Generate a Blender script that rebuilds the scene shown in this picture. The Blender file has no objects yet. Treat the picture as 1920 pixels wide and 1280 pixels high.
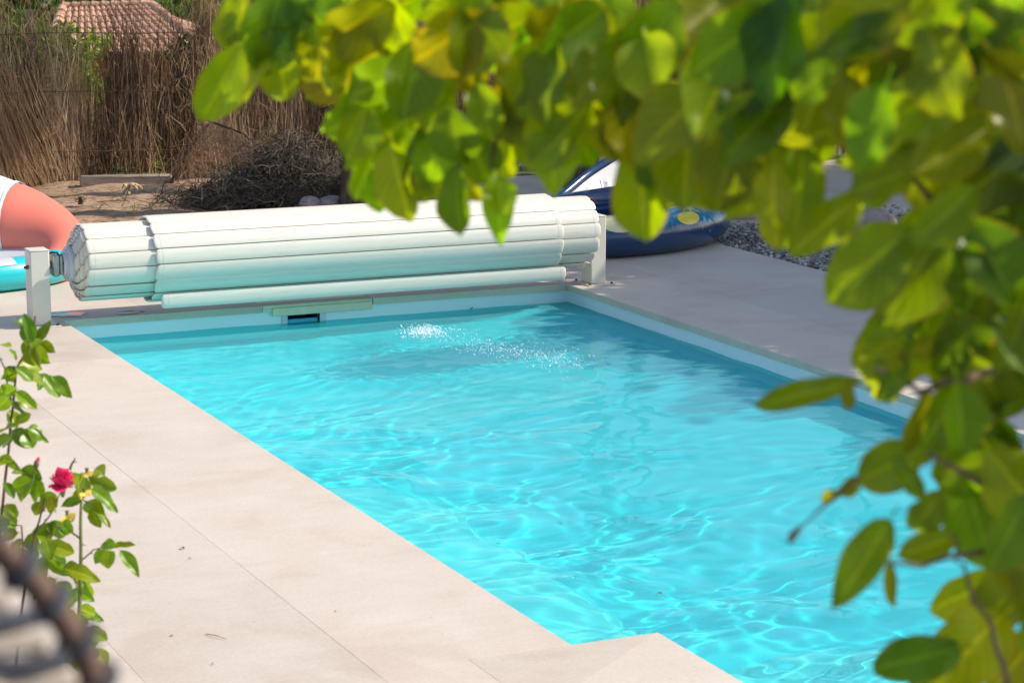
import bpy, bmesh, math, random
import numpy as np
from mathutils import Vector, Matrix

# ------------------------------------------------------------------ camera, sky, sun, exposure
S = bpy.context.scene
COL = S.collection
PITCH, YAW = math.radians(10.4385), math.radians(24.562)
CAM = Vector((-3.576, -14.686, 2.6))
cd = bpy.data.cameras.new('camera'); co = bpy.data.objects.new('camera', cd)
COL.objects.link(co); S.camera = co
co.location = CAM
co.rotation_euler = (math.pi / 2 - PITCH, 0, -YAW)
cd.sensor_width = 36.0; cd.lens = 83.4; cd.clip_start = 0.05; cd.clip_end = 600
cd.dof.use_dof = True; cd.dof.focus_distance = 14.2; cd.dof.aperture_fstop = 7.6

SUN = Vector((1.16, -0.36, 1.0)).normalized()
wd = bpy.data.worlds.new('World'); S.world = wd; wd.use_nodes = True
nt = wd.node_tree; bg = nt.nodes['Background']
sky = nt.nodes.new('ShaderNodeTexSky'); sky.sky_type = 'NISHITA'; sky.sun_disc = False
sky.sun_elevation = math.asin(SUN.z); sky.sun_rotation = math.atan2(SUN.x, SUN.y)
nt.links.new(sky.outputs[0], bg.inputs[0]); bg.inputs[1].default_value = 0.15
sd = bpy.data.lights.new('sun', 'SUN'); sd.energy = 4.2; sd.angle = math.radians(0.5)
sd.color = (1.0, 0.925, 0.81)
sun = bpy.data.objects.new('sun', sd); COL.objects.link(sun)
sun.rotation_euler = SUN.to_track_quat('Z', 'Y').to_euler(); sun.location = (20, 0, 20)
sd.cycles.is_caustics_light = True
S.view_settings.view_transform = 'Standard'; S.view_settings.look = 'None'
S.view_settings.gamma = 1.0; S.view_settings.use_curve_mapping = False
S.view_settings.exposure = 0.48
S.render.engine = 'CYCLES'
cy = S.cycles
cy.use_denoising = True; cy.max_bounces = 16; cy.diffuse_bounces = 8; cy.glossy_bounces = 4
cy.transmission_bounces = 12; cy.transparent_max_bounces = 8
cy.caustics_reflective = False; cy.caustics_refractive = True
cy.sample_clamp_indirect = 6.0

random.seed(7)
RNG = np.random.default_rng(11)
FW = Vector((math.sin(YAW) * math.cos(PITCH), math.cos(YAW) * math.cos(PITCH), -math.sin(PITCH)))
RT = Vector((math.cos(YAW), -math.sin(YAW), 0)); UP = RT.cross(FW)
FPX = 4448.0
def ray(x, y): return FW + RT * ((x - 960) / FPX) - UP * ((y - 640) / FPX)
def G(x, y, z=0.0):                    # the point of a level surface seen at a place of the photograph
    d = ray(x, y); return CAM + d * ((z - CAM.z) / d.z)
def A(x, y, dist): return CAM + ray(x, y) * dist      # a point at a distance along the view
def rnd(a, b): return random.uniform(a, b)

# ------------------------------------------------------------------ helpers
def tag(o, label=None, cat=None, group=None, kind=None):
    if label: o['label'] = label
    if cat: o['category'] = cat
    if group: o['group'] = group
    if kind: o['kind'] = kind
    return o
def thing(name, loc, label, cat, group=None):
    o = bpy.data.objects.new(name, None); COL.objects.link(o); o.location = loc
    o.empty_display_size = 0.1
    return tag(o, label, cat, group)
def put(name, me, parent=None, world=True):
    o = bpy.data.objects.new(name, me); COL.objects.link(o)
    if parent is not None:
        o.parent = parent
        if world:
            p = parent; L = Vector((0, 0, 0))
            while p is not None: L += p.location; p = p.parent
            o.location = -L
    return o
class MB:
    def __init__(s): s.v = []; s.f = []; s.m = []; s.sm = []; s.uv = None
    def add(s, vs, fs, mi=0, smooth=False):
        n = len(s.v); s.v += [tuple(v) for v in vs]
        s.f += [tuple(i + n for i in f) for f in fs]; s.m += [mi] * len(fs); s.sm += [smooth] * len(fs)
    def box(s, a, b, mi=0):
        (x0, y0, z0), (x1, y1, z1) = a, b
        s.add([(x0, y0, z0), (x1, y0, z0), (x1, y1, z0), (x0, y1, z0), (x0, y0, z1), (x1, y0, z1), (x1, y1, z1), (x0, y1, z1)],
              [(0, 3, 2, 1), (4, 5, 6, 7), (0, 1, 5, 4), (1, 2, 6, 5), (2, 3, 7, 6), (3, 0, 4, 7)], mi)
    def bbox(s, a, b, ch=0.004, mi=0):
        # box with chamfered edges (all twelve)
        bm = bmesh.new(); bmesh.ops.create_cube(bm, size=1.0)
        for v in bm.verts:
            v.co = Vector([(a[i] + b[i]) / 2 + v.co[i] * (b[i] - a[i]) for i in range(3)])
        bmesh.ops.bevel(bm, geom=list(bm.edges), offset=ch, segments=1, affect='EDGES')
        bm.verts.index_update()
        s.add([v.co for v in bm.verts], [[v.index for v in f.verts] for f in bm.faces], mi); bm.free()
    def prism(s, poly, z0, z1, mi=0, ch=0.0):
        n = len(poly)
        # top slightly chamfered
        c = sum((Vector(p) for p in poly), Vector((0, 0))) / n
        top = []
        for i in range(n):
            p = Vector(poly[i]); a = (Vector(poly[i - 1]) - p).normalized(); b = (Vector(poly[(i + 1) % n]) - p).normalized()
            top.append(p + (a + b) * ch)
        vs = [(p[0], p[1], z0) for p in poly] + [(p[0], p[1], z1 - ch) for p in poly] + [(p[0], p[1], z1) for p in top]
        fs = [tuple(range(n - 1, -1, -1)), tuple(2 * n + i for i in range(n))]
        for i in range(n):
            j = (i + 1) % n
            fs += [(i, j, n + j, n + i), (n + i, n + j, 2 * n + j, 2 * n + i)]
        s.add(vs, fs, mi)
    def tube(s, pts, rad, n=8, mi=0, smooth=True, cap=True, closed=False):
        pts = [Vector(p) for p in pts]; k = len(pts)
        if not hasattr(rad, '__len__'): rad = [rad] * k
        vs = []; fs = []
        ref = None
        for i in range(k):
            if closed: t = (pts[(i + 1) % k] - pts[i - 1]).normalized()
            else: t = (pts[min(i + 1, k - 1)] - pts[max(i - 1, 0)]).normalized()
            if ref is None:
                ref = Vector((0, 0, 1)) if abs(t.z) < .9 else Vector((1, 0, 0))
            a = (ref - t * ref.dot(t)).normalized(); b = t.cross(a); ref = a
            for j in range(n):
                an = 2 * math.pi * j / n
                vs.append(pts[i] + (a * math.cos(an) + b * math.sin(an)) * rad[i])
        for i in range(k if closed else k - 1):
            for j in range(n):
                p, q = i * n + j, i * n + (j + 1) % n
                r_, w = ((i + 1) % k) * n + (j + 1) % n, ((i + 1) % k) * n + j
                fs.append((p, q, r_, w))
        if cap and not closed:
            fs.append(tuple(range(n - 1, -1, -1))); fs.append(tuple((k - 1) * n + j for j in range(n)))
        s.add(vs, fs, mi, smooth)
    def cyl(s, a, b, r, n=16, mi=0, smooth=True): s.tube([a, b], r, n, mi, smooth)
    def mesh(s, name, mats, auto=None):
        me = bpy.data.meshes.new(name); me.from_pydata(s.v, [], s.f)
        for m in (mats if isinstance(mats, (list, tuple)) else [mats]): me.materials.append(m)
        me.polygons.foreach_set('material_index', s.m); me.polygons.foreach_set('use_smooth', s.sm)
        if auto is not None: me.set_sharp_from_angle(angle=math.radians(auto))
        me.update(); return me
    def build(s, name, mats, parent=None, world=True, auto=40):
        return put(name, s.mesh(name, mats, auto), parent, world)
def np_mesh(name, V, F, mat, smooth=False):
    V = np.asarray(V, dtype=np.float32); F = np.asarray(F, dtype=np.int32)
    me = bpy.data.meshes.new(name); k = F.shape[1]
    me.vertices.add(len(V)); me.vertices.foreach_set('co', V.ravel())
    me.loops.add(F.size); me.loops.foreach_set('vertex_index', F.ravel())
    me.polygons.add(len(F)); me.polygons.foreach_set('loop_start', np.arange(0, F.size, k, dtype=np.int32))
    me.update(calc_edges=True)
    me.polygons.foreach_set('use_smooth', np.full(len(F), smooth))
    me.materials.append(mat); me.update(); return me
def attr(me, name, vals):
    a = me.attributes.new(name, 'FLOAT', 'POINT'); a.data.foreach_set('value', np.asarray(vals, dtype=np.float32))

# ------------------------------------------------------------------ materials
class NT:
    def __init__(s, name):
        s.m = bpy.data.materials.new(name); s.m.use_nodes = True
        s.t = s.m.node_tree; s.n = s.t.nodes; s.b = s.n['Principled BSDF']; s.out = s.n['Material Output']
    def N(s, typ, **k):
        x = s.n.new('ShaderNode' + typ)
        for a, v in k.items():
            if hasattr(x, a) and not a[0].isupper(): setattr(x, a, v)
            else: x.inputs[a.replace('_', ' ')].default_value = v
        return x
    def L(s, a, b): s.t.links.new(a, b)
    def coord(s, kind='Object', scale=(1, 1, 1)):
        tc = s.N('TexCoord'); mp = s.N('Mapping'); mp.inputs['Scale'].default_value = scale
        s.L(tc.outputs[kind], mp.inputs[0]); return mp.outputs[0]
    def world(s, scale=(1, 1, 1)):
        g = s.N('NewGeometry'); mp = s.N('Mapping'); mp.inputs['Scale'].default_value = scale
        s.L(g.outputs['Position'], mp.inputs[0]); return mp.outputs[0]
    def noise(s, vec, scale, detail=5, rough=.6, dist=0):
        x = s.N('TexNoise'); x.inputs['Scale'].default_value = scale; x.inputs['Detail'].default_value = detail
        x.inputs['Roughness'].default_value = rough; x.inputs['Distortion'].default_value = dist
        s.L(vec, x.inputs['Vector']); return x.outputs['Fac']
    def ramp(s, fac, stops):
        r = s.N('ValToRGB'); e = r.color_ramp.elements
        while len(e) < len(stops): e.new(.5)
        for el, (p, c) in zip(e, stops): el.position = p; el.color = (*c, 1)
        s.L(fac, r.inputs[0]); return r.outputs[0]
    def mix(s, fac, a, b, mode='MIX'):
        x = s.N('Mix'); x.data_type = 'RGBA'; x.blend_type = mode
        for sock, v in ((x.inputs[0], fac), (x.inputs[6], a), (x.inputs[7], b)):
            if hasattr(v, 'is_output'): s.L(v, sock)
            elif isinstance(v, (int, float)): sock.default_value = v
            else: sock.default_value = (*v, 1)
        return x.outputs[2]
    def bump(s, h, strength=.3, dist=.01):
        x = s.N('Bump'); x.inputs['Strength'].default_value = strength; x.inputs['Distance'].default_value = dist
        s.L(h, x.inputs['Height']); s.L(x.outputs[0], s.b.inputs['Normal']); return x
    def base(s, c): s.L(c, s.b.inputs['Base Color'])
def simple(name, a, b=None, rough=.6, scale=6.0, bump=0.0, bscale=40.0, spec=.5, metal=0.0, stretch=(1, 1, 1)):
    t = NT(name); b = b or tuple(x * .8 for x in a)
    v = t.world(stretch)
    t.base(t.ramp(t.noise(v, scale), [(.3, b), (.7, a)]))
    t.b.inputs['Roughness'].default_value = rough; t.b.inputs['Metallic'].default_value = metal
    t.b.inputs['Specular IOR Level'].default_value = spec
    if bump: t.bump(t.noise(v, bscale), bump)
    return t.m

# limestone paving: warm beige with cloudy brownish patches, faint sedimentary streaks and pores
def m_stone():
    t = NT('limestone'); v = t.world((1, 1, 1)); oi = t.N('ObjectInfo')
    vv = t.N('VectorMath', operation='ADD'); sc = t.N('VectorMath', operation='SCALE'); sc.inputs[3].default_value = 0.0
    n1 = t.noise(v, 1.7, 6, .62, .6); st = t.noise(t.world((2.0, 9, 1)), 1.6, 6, .7, .5); fine = t.noise(v, 60, 4, .7)
    c = t.ramp(n1, [(.30, (.50, .385, .29)), (.47, (.590, .485, .388)), (.66, (.635, .542, .445))])
    c = t.mix(t.ramp(st, [(.40, (0, 0, 0)), (.75, (.35, .35, .35))]), c, (.51, .39, .30))
    c = t.mix(.22, c, t.ramp(fine, [(.3, (.36, .28, .22)), (.62, (.66, .60, .53))]))
    spots = t.noise(v, 23, 3, .55); c = t.mix(t.ramp(spots, [(.68, (0, 0, 0)), (.76, (.55, .55, .55))]), c, (.40, .28, .19))
    hs = t.N('HueSaturation'); rr = t.N('MapRange'); rr.inputs[3].default_value = .92; rr.inputs[4].default_value = 1.05
    t.L(oi.outputs['Random'], rr.inputs[0]); t.L(rr.outputs[0], hs.inputs['Value']); t.L(c, hs.inputs['Color'])
    t.base(hs.outputs[0]); t.b.inputs['Roughness'].default_value = .55
    t.bump(fine, .25, .002); return t.m
M_STONE = m_stone()
M_GROUT = simple('grout', (.50, .43, .37), (.38, .32, .27), .9, 30)
M_CONC = simple('concrete', (.40, .37, .34), (.30, .28, .26), .85, 3, .2, 60)
def m_liner():
    t = NT('pool_liner'); v = t.world()
    t.base(t.ramp(t.noise(v, 2.5, 4), [(.3, (.75, .85, .87)), (.7, (.80, .88, .90))]))
    t.b.inputs['Roughness'].default_value = .45; return t.m
M_LINER = m_liner()
M_FLOOR = simple('depth_tint_liner', (.20, .81, .87), (.16, .76, .83), .5, 1.5)  # turquoise stands in for light absorbed by the deeper water
M_BENCH = simple('shallow_tint_liner', (.88, .93, .93), (.80, .89, .90), .5, 2.5)  # white stands in for the paler, brighter look of shallow lit water
def m_water():
    t = NT('pool_water'); n = t.n; n.remove(t.b)
    rf = t.N('BsdfRefraction'); rf.inputs['IOR'].default_value = 1.33; rf.inputs['Roughness'].default_value = 0
    rf.inputs['Color'].default_value = (.32, .972, .992, 1)
    gl = t.N('BsdfGlossy'); gl.inputs['Roughness'].default_value = 0.03
    fr = t.N('Fresnel'); fr.inputs['IOR'].default_value = 1.33
    k = t.N('Math', operation='MULTIPLY'); k.inputs[1].default_value = .5; t.L(fr.outputs[0], k.inputs[0])
    mx = t.N('MixShader'); t.L(k.outputs[0], mx.inputs[0]); t.L(rf.outputs[0], mx.inputs[1]); t.L(gl.outputs[0], mx.inputs[2])
    # even diffuse share, added to lighten the water and fill its unlit parts
    df = t.N('BsdfDiffuse'); df.inputs['Color'].default_value = (.23, .79, .82, 1)
    m2 = t.N('MixShader'); m2.inputs[0].default_value = .18
    t.L(mx.outputs[0], m2.inputs[1]); t.L(df.outputs[0], m2.inputs[2])
    t.L(m2.outputs[0], t.out.inputs[0]); return t.m
M_WATER = m_water()
def m_dirt():
    t = NT('dirt'); v = t.world(); n = t.noise(v, 1.1, 7, .65); f = t.noise(v, 35, 5, .75)
    c = t.ramp(n, [(.3, (.25, .14, .08)), (.5, (.40, .255, .155)), (.72, (.56, .40, .27))])
    c = t.mix(.4, c, t.ramp(f, [(.3, (.10, .055, .03)), (.65, (.46, .32, .21))]))
    t.base(c); t.b.inputs['Roughness'].default_value = .95; t.bump(f, .6, .02); return t.m
M_DIRT = m_dirt()
def m_terrain():
    t = NT('grassy_ground'); v = t.world(); n = t.noise(v, .35, 7, .65); f = t.noise(v, 6, 5, .75)
    c = t.ramp(n, [(.3, (.06, .085, .02)), (.55, (.12, .12, .04)), (.75, (.22, .17, .08))])
    c = t.mix(.4, c, t.ramp(f, [(.3, (.03, .05, .01)), (.7, (.2, .2, .07))]))
    t.base(c); t.b.inputs['Roughness'].default_value = .95; return t.m
M_TERRAIN = m_terrain()
def m_tint(name, stops, rough=.85, trans=0.0, spec=.3):
    """colour chosen per strand, leaf or pebble by the point attribute 'tint'"""
    t = NT(name); a = t.N('Attribute'); a.attribute_name = 'tint'
    c = t.ramp(a.outputs['Fac'], stops); t.base(c)
    t.b.inputs['Roughness'].default_value = rough; t.b.inputs['Specular IOR Level'].default_value = spec
    if trans:
        tr = t.N('BsdfTranslucent'); mx = t.N('MixShader'); mx.inputs[0].default_value = trans
        t.L(t.mix(1.0, c, (1.5, 1.5, .7), 'MULTIPLY'), tr.inputs[0])
        t.L(t.b.outputs[0], mx.inputs[1]); t.L(tr.outputs[0], mx.inputs[2]); t.L(mx.outputs[0], t.out.inputs[0])
    return t.m
M_BRUSH = m_tint('brushwood', [(0, (.09, .05, .028)), (.35, (.28, .17, .095)), (.7, (.58, .40, .25)), (1, (.80, .66, .48))], .8, .35)
M_DRY = m_tint('dry_twigs', [(0, (.04, .03, .02)), (.5, (.12, .095, .07)), (1, (.30, .25, .19))], .85)
M_NEEDLE = m_tint('pine_needles', [(0, (.12, .06, .03)), (.5, (.30, .17, .09)), (1, (.48, .33, .20))], .8)
M_CROWN = m_tint('crown_leaves', [(0, (.025, .05, .008)), (.5, (.055, .105, .012)), (1, (.11, .17, .02))], .5, .35)
M_LIME = m_tint('lime_leaves', [(0, (.10, .18, .015)), (.5, (.20, .30, .02)), (1, (.34, .42, .04))], .5, .4)
M_SAGE = m_tint('sage_leaves', [(0, (.06, .085, .035)), (.5, (.13, .16, .075)), (1, (.26, .29, .16))], .6, .3)
M_PEBBLE = m_tint('pebbles', [(0, (.10, .08, .07)), (.4, (.24, .20, .17)), (.75, (.42, .37, .33)), (1, (.66, .61, .56))], .75)
M_BARK = None
def m_bark():
    t = NT('bark'); v = t.world((9, 9, 1.3)); n = t.noise(v, 3.2, 7, .7, .8)
    t.base(t.ramp(n, [(.32, (.025, .016, .012)), (.52, (.10, .065, .045)), (.74, (.22, .155, .115))]))
    t.b.inputs['Roughness'].default_value = .95; t.bump(n, 1.0, .04); return t.m
M_BARK = m_bark()
def m_slat():
    t = NT('slat_plastic'); v = t.world((1, 1, 1)); oi = t.N('ObjectInfo')
    n = t.noise(t.world((2.5, 30, 30)), 2.2, 6, .7)
    c = t.ramp(n, [(.25, (.62, .56, .455)), (.45, (.71, .655, .55)), (.7, (.74, .69, .585))])
    sp = t.noise(v, 55, 3, .6)
    c = t.mix(t.ramp(sp, [(.70, (0, 0, 0)), (.80, (.5, .5, .5))]), c, (.40, .33, .24))
    hs = t.N('HueSaturation'); rr = t.N('MapRange'); rr.inputs[3].default_value = .95; rr.inputs[4].default_value = 1.03
    t.L(oi.outputs['Random'], rr.inputs[0]); t.L(rr.outputs[0], hs.inputs['Value']); t.L(c, hs.inputs['Color'])
    t.base(hs.outputs[0]); t.b.inputs['Roughness'].default_value = .38; return t.m
M_SLAT = m_slat()
M_CAP = simple('slat_end_plug', (.68, .61, .45), (.56, .47, .30), .45, 12)
M_POST = simple('cream_painted_metal', (.66, .62, .53), (.60, .56, .47), .42, 5, .04, 120)
M_STEEL = simple('dull_steel', (.50, .47, .43), (.30, .27, .24), .42, 14, .1, 60, metal=.75)
M_RUST = simple('rusty_bolt', (.16, .09, .06), (.06, .035, .025), .7, 30, metal=.4)
M_BLACK = simple('black_rubber', (.02, .02, .022), (.012, .012, .012), .5)
M_FLANGE = simple('grey_white_plastic', (.66, .66, .68), (.55, .55, .58), .4, 6)
M_DARK = simple('dark_recess', (.03, .13, .19), (.02, .09, .14), .5)
M_FLAP = simple('blue_plastic', (.05, .42, .60), (.03, .30, .46), .4, 8)
M_LID = simple('beige_plastic', (.74, .68, .50), (.66, .58, .40), .5, 7, .05, 90)
def m_vinyl(name, c, rough=.28, grad=.93):
    t = NT(name); v = t.world()
    t.base(t.ramp(t.noise(v, 3, 3), [(.3, tuple(x * grad for x in c)), (.7, c)]))
    t.b.inputs['Roughness'].default_value = rough; t.b.inputs['Coat Weight'].default_value = .25
    t.b.inputs['Coat Roughness'].default_value = .2
    t.bump(t.noise(v, 9, 4), .12, .02); return t.m
M_CORAL = m_vinyl('coral_vinyl', (.80, .20, .13), .4)
M_WHITEV = m_vinyl('white_vinyl', (.76, .80, .84), .35)
M_TEAL = m_vinyl('teal_vinyl', (.01, .50, .56), .25)
M_NAVY = m_vinyl('navy_vinyl', (.010, .045, .13), .22)
M_BLUE = m_vinyl('blue_vinyl', (.025, .20, .37), .22)
M_PALEBLUE = m_vinyl('pale_blue_vinyl', (.30, .58, .70), .25)
M_YELLOW = m_vinyl('yellow_print', (.75, .60, .05), .3)
M_CREAM = m_vinyl('cream_print', (.78, .70, .36), .3)
M_LEAFBLUE = m_vinyl('teal_print', (.03, .30, .42), .3)
M_RED = m_vinyl('dull_red_print', (.33, .08, .08), .3)
M_GREYV = m_vinyl('grey_vinyl', (.52, .53, .55), .4)
def m_mesh_cloth():
    t = NT('grey_mesh_cloth'); v = t.world((1, 1, 1))
    w = t.N('TexWave'); w.inputs['Scale'].default_value = 22; w.bands_direction = 'Y'; t.L(v, w.inputs[0])
    t.base(t.ramp(w.outputs['Fac'], [(.2, (.36, .38, .42)), (.8, (.66, .67, .70))]))
    t.b.inputs['Roughness'].default_value = .7; return t.m
M_MESHCLOTH = m_mesh_cloth()
def m_canopy():
    t = NT('pale_canopy_cloth'); v = t.coord('Object')
    t.base(t.ramp(t.noise(v, 9, 5), [(.3, (.60, .57, .55)), (.7, (.70, .67, .65))]))
    t.b.inputs['Roughness'].default_value = .6; return t.m
M_CANOPY = m_canopy()
M_INK = simple('grey_print', (.42, .42, .46), (.28, .28, .32), .6, 30)
M_INKPALE = simple('pale_print', (.80, .80, .82), (.72, .72, .75), .6, 30)
M_TIMBER = simple('weathered_timber', (.36, .27, .20), (.17, .12, .085), .9, 5, .5, 30, stretch=(1, 1, 8))
def m_rock():
    t = NT('rock'); v = t.world(); n = t.noise(v, 9, 7, .7)
    t.base(t.ramp(n, [(.3, (.22, .17, .155)), (.5, (.36, .29, .27)), (.75, (.50, .43, .40))]))
    t.b.inputs['Roughness'].default_value = .9; t.bump(n, .7, .03); return t.m
M_ROCK = m_rock()
M_TILE = simple('terracotta', (.62, .37, .24), (.38, .19, .11), .85, 2.0, .2, 30)
M_WALLRED = simple('ochre_render', (.55, .18, .07), (.38, .11, .045), .9, 1.2, .2, 12)
M_WINFRAME = simple('window_frame', (.55, .52, .48), None, .5)
M_GLASS = simple('window_glass', (.16, .18, .24), (.08, .09, .13), .06, 2)

# leaves: colour per object, light shining through, paler midrib and side veins
def m_leaf(name, edge=(.30, .06, .01), edge_amt=.38, trans=.60, rough=.38):
    t = NT(name); oi = t.N('ObjectInfo'); uv = t.N('UVMap'); sp = t.N('SeparateXYZ'); t.L(uv.outputs[0], sp.inputs[0])
    def mth(op, a, b=None):
        x = t.N('Math', operation=op)
        for i, q in enumerate((a, b)):
            if q is None: continue
            if hasattr(q, 'is_output'): t.L(q, x.inputs[i])
            else: x.inputs[i].default_value = q
        return x.outputs[0]
    u = mth('ABSOLUTE', mth('SUBTRACT', sp.outputs[0], .5)); vv = sp.outputs[1]
    # side veins run forward from the midrib
    ph = mth('MULTIPLY', mth('SUBTRACT', vv, mth('MULTIPLY', u, .8)), 44.0)
    vein = mth('POWER', mth('ADD', mth('MULTIPLY', mth('SINE', ph), .5), .5), 8.0)
    rib = mth('LESS_THAN', u, .032)
    fac = mth('ADD', mth('MULTIPLY', vein, .34), mth('MULTIPLY', rib, .9))
    blot = t.noise(t.coord('Object'), 4.0, 5, .65)
    c0 = t.mix(1.0, oi.outputs['Color'], t.ramp(blot, [(.3, (.88, .90, .85)), (.7, (1.08, 1.06, 1.0))]), 'MULTIPLY')
    c = t.mix(fac, c0, t.mix(1.0, c0, (1.9, 1.6, 1.5), 'MULTIPLY'))
    spk = t.noise(t.coord('Object'), 11.0, 3, .6); c = t.mix(mth('MULTIPLY', mth('GREATER_THAN', spk, .69), .6), c, (.16, .07, .02))
    em = mth('MULTIPLY', mth('GREATER_THAN', mth('ADD', u, mth('MULTIPLY', blot, .12)), .52), mth('MULTIPLY', oi.outputs['Random'], edge_amt))
    c = t.mix(em, c, edge)
    t.base(c); t.b.inputs['Roughness'].default_value = rough; t.b.inputs['Specular IOR Level'].default_value = .45
    tr = t.N('BsdfTranslucent'); t.L(t.mix(1.0, c, (2.35, 2.3, .25), 'MULTIPLY'), tr.inputs[0])
    mx = t.N('MixShader'); mx.inputs[0].default_value = trans
    t.L(t.b.outputs[0], mx.inputs[1]); t.L(tr.outputs[0], mx.inputs[2]); t.L(mx.outputs[0], t.out.inputs[0])
    return t.m
M_LEAF = m_leaf('branch_leaf')
M_ROSELEAF = m_leaf('rose_leaf', (.25, .05, .01), .25, .40, .35)
M_TWIG = simple('twig_bark', (.20, .13, .06), (.09, .055, .03), .8, 20)
M_GREENSTEM = simple('green_stem', (.16, .20, .035), (.10, .11, .03), .6, 14)
M_REDSTEM = simple('reddish_stem', (.17, .065, .03), (.10, .05, .02), .6, 14)
M_PETAL = m_vinyl('rose_petal', (.90, .025, .17), .55, .8)
M_PETALY = m_vinyl('faded_petal', (.80, .58, .08), .6, .75)
M_WEAVEP = simple('pale_weave', (.58, .47, .36), (.42, .33, .25), .7, 20, .3, 90)
M_WEAVED = simple('dark_weave', (.055, .058, .075), (.03, .03, .035), .7, 20, .3, 90)
M_WEAVEB = simple('brown_weave', (.16, .085, .05), (.08, .04, .025), .7, 20, .3, 90)
M_FOAM = simple('foam', (.9, .93, .94), (.8, .86, .88), .25)

# ------------------------------------------------------------------ large structure: terrain, dirt, deck, pool
PX0, PX1, PY0, PY1, NX, NY = 0.0, 3.55, -11.0, 0.0, 0.35, -7.37     # pool outline at the coping edge, with the notch
FA = Vector((1.30, 7.62, 0)); FANG = math.radians(4); FE = Vector((math.cos(FANG), -math.sin(FANG), 0)); FN = Vector((math.sin(FANG), math.cos(FANG), 0))
def land(x, y):
    d = (Vector((x, y, 0)) - FA).dot(FN)
    if d < .3: return -.07
    if d < 70: return -.07 - (d - .3) * .062
    return -.07 - 69.7 * .062 + (d - 70) * .012
def make_terrain():
    xs = sorted(set([-260, -150, -80, -45, -25, -14, -8, -4, -.28, 3.85, 6, 10, 16, 24, 36, 52, 75, 110, 160, 260]))
    ys = sorted(set([-60, -35, -22, -15, -11.3, -8, -4, .35, 2, 4, 6, 8, 10, 13, 17, 22, 28, 36, 46, 58, 72, 95, 130, 190, 300]))
    V = [(x, y, land(x, y)) for y in ys for x in xs]; F = []
    n = len(xs)
    for j in range(len(ys) - 1):
        for i in range(n - 1):
            if -.3 < xs[i] < 3.8 and -11.4 < ys[j] < .3: continue
            a = j * n + i; F.append((a, a + 1, a + n + 1, a + n))
    o = put('ground', np_mesh('ground', V, F, M_TERRAIN, True)); tag(o, 'grassy ground falling away behind the garden fence', kind='structure')
make_terrain()

def hill(x, y, s=1.0):
    return .03 * math.sin(x * 1.7 + .6) * math.cos(y * 1.3) + .018 * math.sin(x * 4.1 + y * 3.3) + .01 * math.sin(x * 9 - y * 7)
def sheet(name, x0, x1, y0, y1, st, z, mat, kind='structure', label=None, clip=None):
    nx, ny = int((x1 - x0) / st) + 1, int((y1 - y0) / st) + 1
    V = []; F = []
    for j in range(ny + 1):
        for i in range(nx + 1):
            x, y = x0 + (x1 - x0) * i / nx, y0 + (y1 - y0) * j / ny
            V.append((x, y, z(x, y)))
    for j in range(ny):
        for i in range(nx):
            a = j * (nx + 1) + i
            if clip and not clip(*V[a][:2]): continue
            F.append((a, a + 1, a + nx + 2, a + nx + 1))
    o = put(name, np_mesh(name, V, F, mat, True)); return tag(o, label, kind=kind)
sheet('dirt', -6, 4.6, 2.28, 9.4, .12, lambda x, y: -.035 + hill(x, y) * min(1, (y - 2.28) * 1.2), M_DIRT, label='bare brown earth strewn with pine needles behind the pool deck',
      clip=lambda x, y: (Vector((x, y, 0)) - FA).dot(FN) < .25)
sheet('gravel_bed', 5.5, 12, -14, 2.9, .2, lambda x, y: -.03 + .3 * hill(x * 2, y * 2), M_CONC, label='bed under the loose pebbles beside the paving')

deck = bpy.data.objects.new('deck', None); COL.objects.link(deck)
mb = MB()
for a, b in (((-6.2, -12.6, -.065), (-.05, 2.26, -.0016)), ((3.60, -12.6, -.065), (5.47, 2.26, -.0016)), ((-.05, .05, -.065), (3.60, 2.26, -.0016)), ((-.05, -12.6, -.065), (.3, -7.42, -.0016)), ((4.6, 2.26, -.065), (11, 6.2, -.0016))):
    mb.box(a, b)
bpy.data.objects.remove(deck)
deck = mb.build('deck', M_GROUT); tag(deck, 'beige limestone deck round the pool', kind='structure')
def tile(poly, z1=0.0, z0=-.045, gap=.0004):
    n = len(poly); c = sum((Vector(p) for p in poly), Vector((0, 0))) / n
    q = []
    for i in range(n):
        p = Vector(poly[i]); a = (Vector(poly[i - 1]) - p).normalized(); b = (Vector(poly[(i + 1) % n]) - p).normalized()
        q.append(p + (a + b) * gap)
    m = MB(); z = rnd(-.0004, .0004); m.prism([tuple(v) for v in q], z0, z1 + z, 0, .0005)
    return m.build('tile', M_STONE, deck, auto=None)
def rect(x0, y0, x1, y1): return [(x0, y0), (x1, y0), (x1, y1), (x0, y1)]
def col(x0, x1, ys):
    for a, b in zip(ys[:-1], ys[1:]): tile(rect(x0, a, x1, b))
col(-.75, 0, [-7.37, -5.87, -4.37, -2.87, -1.37, -.33, 0])
col(-1.5, -.75, [-10.4, -8.95, -7.45, -5.95, -4.40, -2.87, -1.37, 0])
col(-2.25, -1.5, [-10.4, -8.2, -6.7, -5.2, -3.7, -2.2, -.7, 0])
col(-3.0, -2.25, [-10.4, -8.9, -7.4, -5.9, -4.4, -2.9, -1.4, 0])
col(-3.75, -3.0, [-10.4, -8.2, -6.7, -5.2, -3.7, -2.2, -.7, 0])
tile(rect(-.75, -8.9, -.4, -7.37)); tile([(-.4, -7.96), (.35, -7.37), (-.4, -7.37)])
tile([(-.4, -8.9), (.35, -8.9), (.35, -7.37), (-.4, -7.96)]); tile(rect(-.75, -10.4, .35, -8.9))
def row(y0, y1, xs):
    for a, b in zip(xs[:-1], xs[1:]): tile(rect(a, y0, b, y1))
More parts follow.
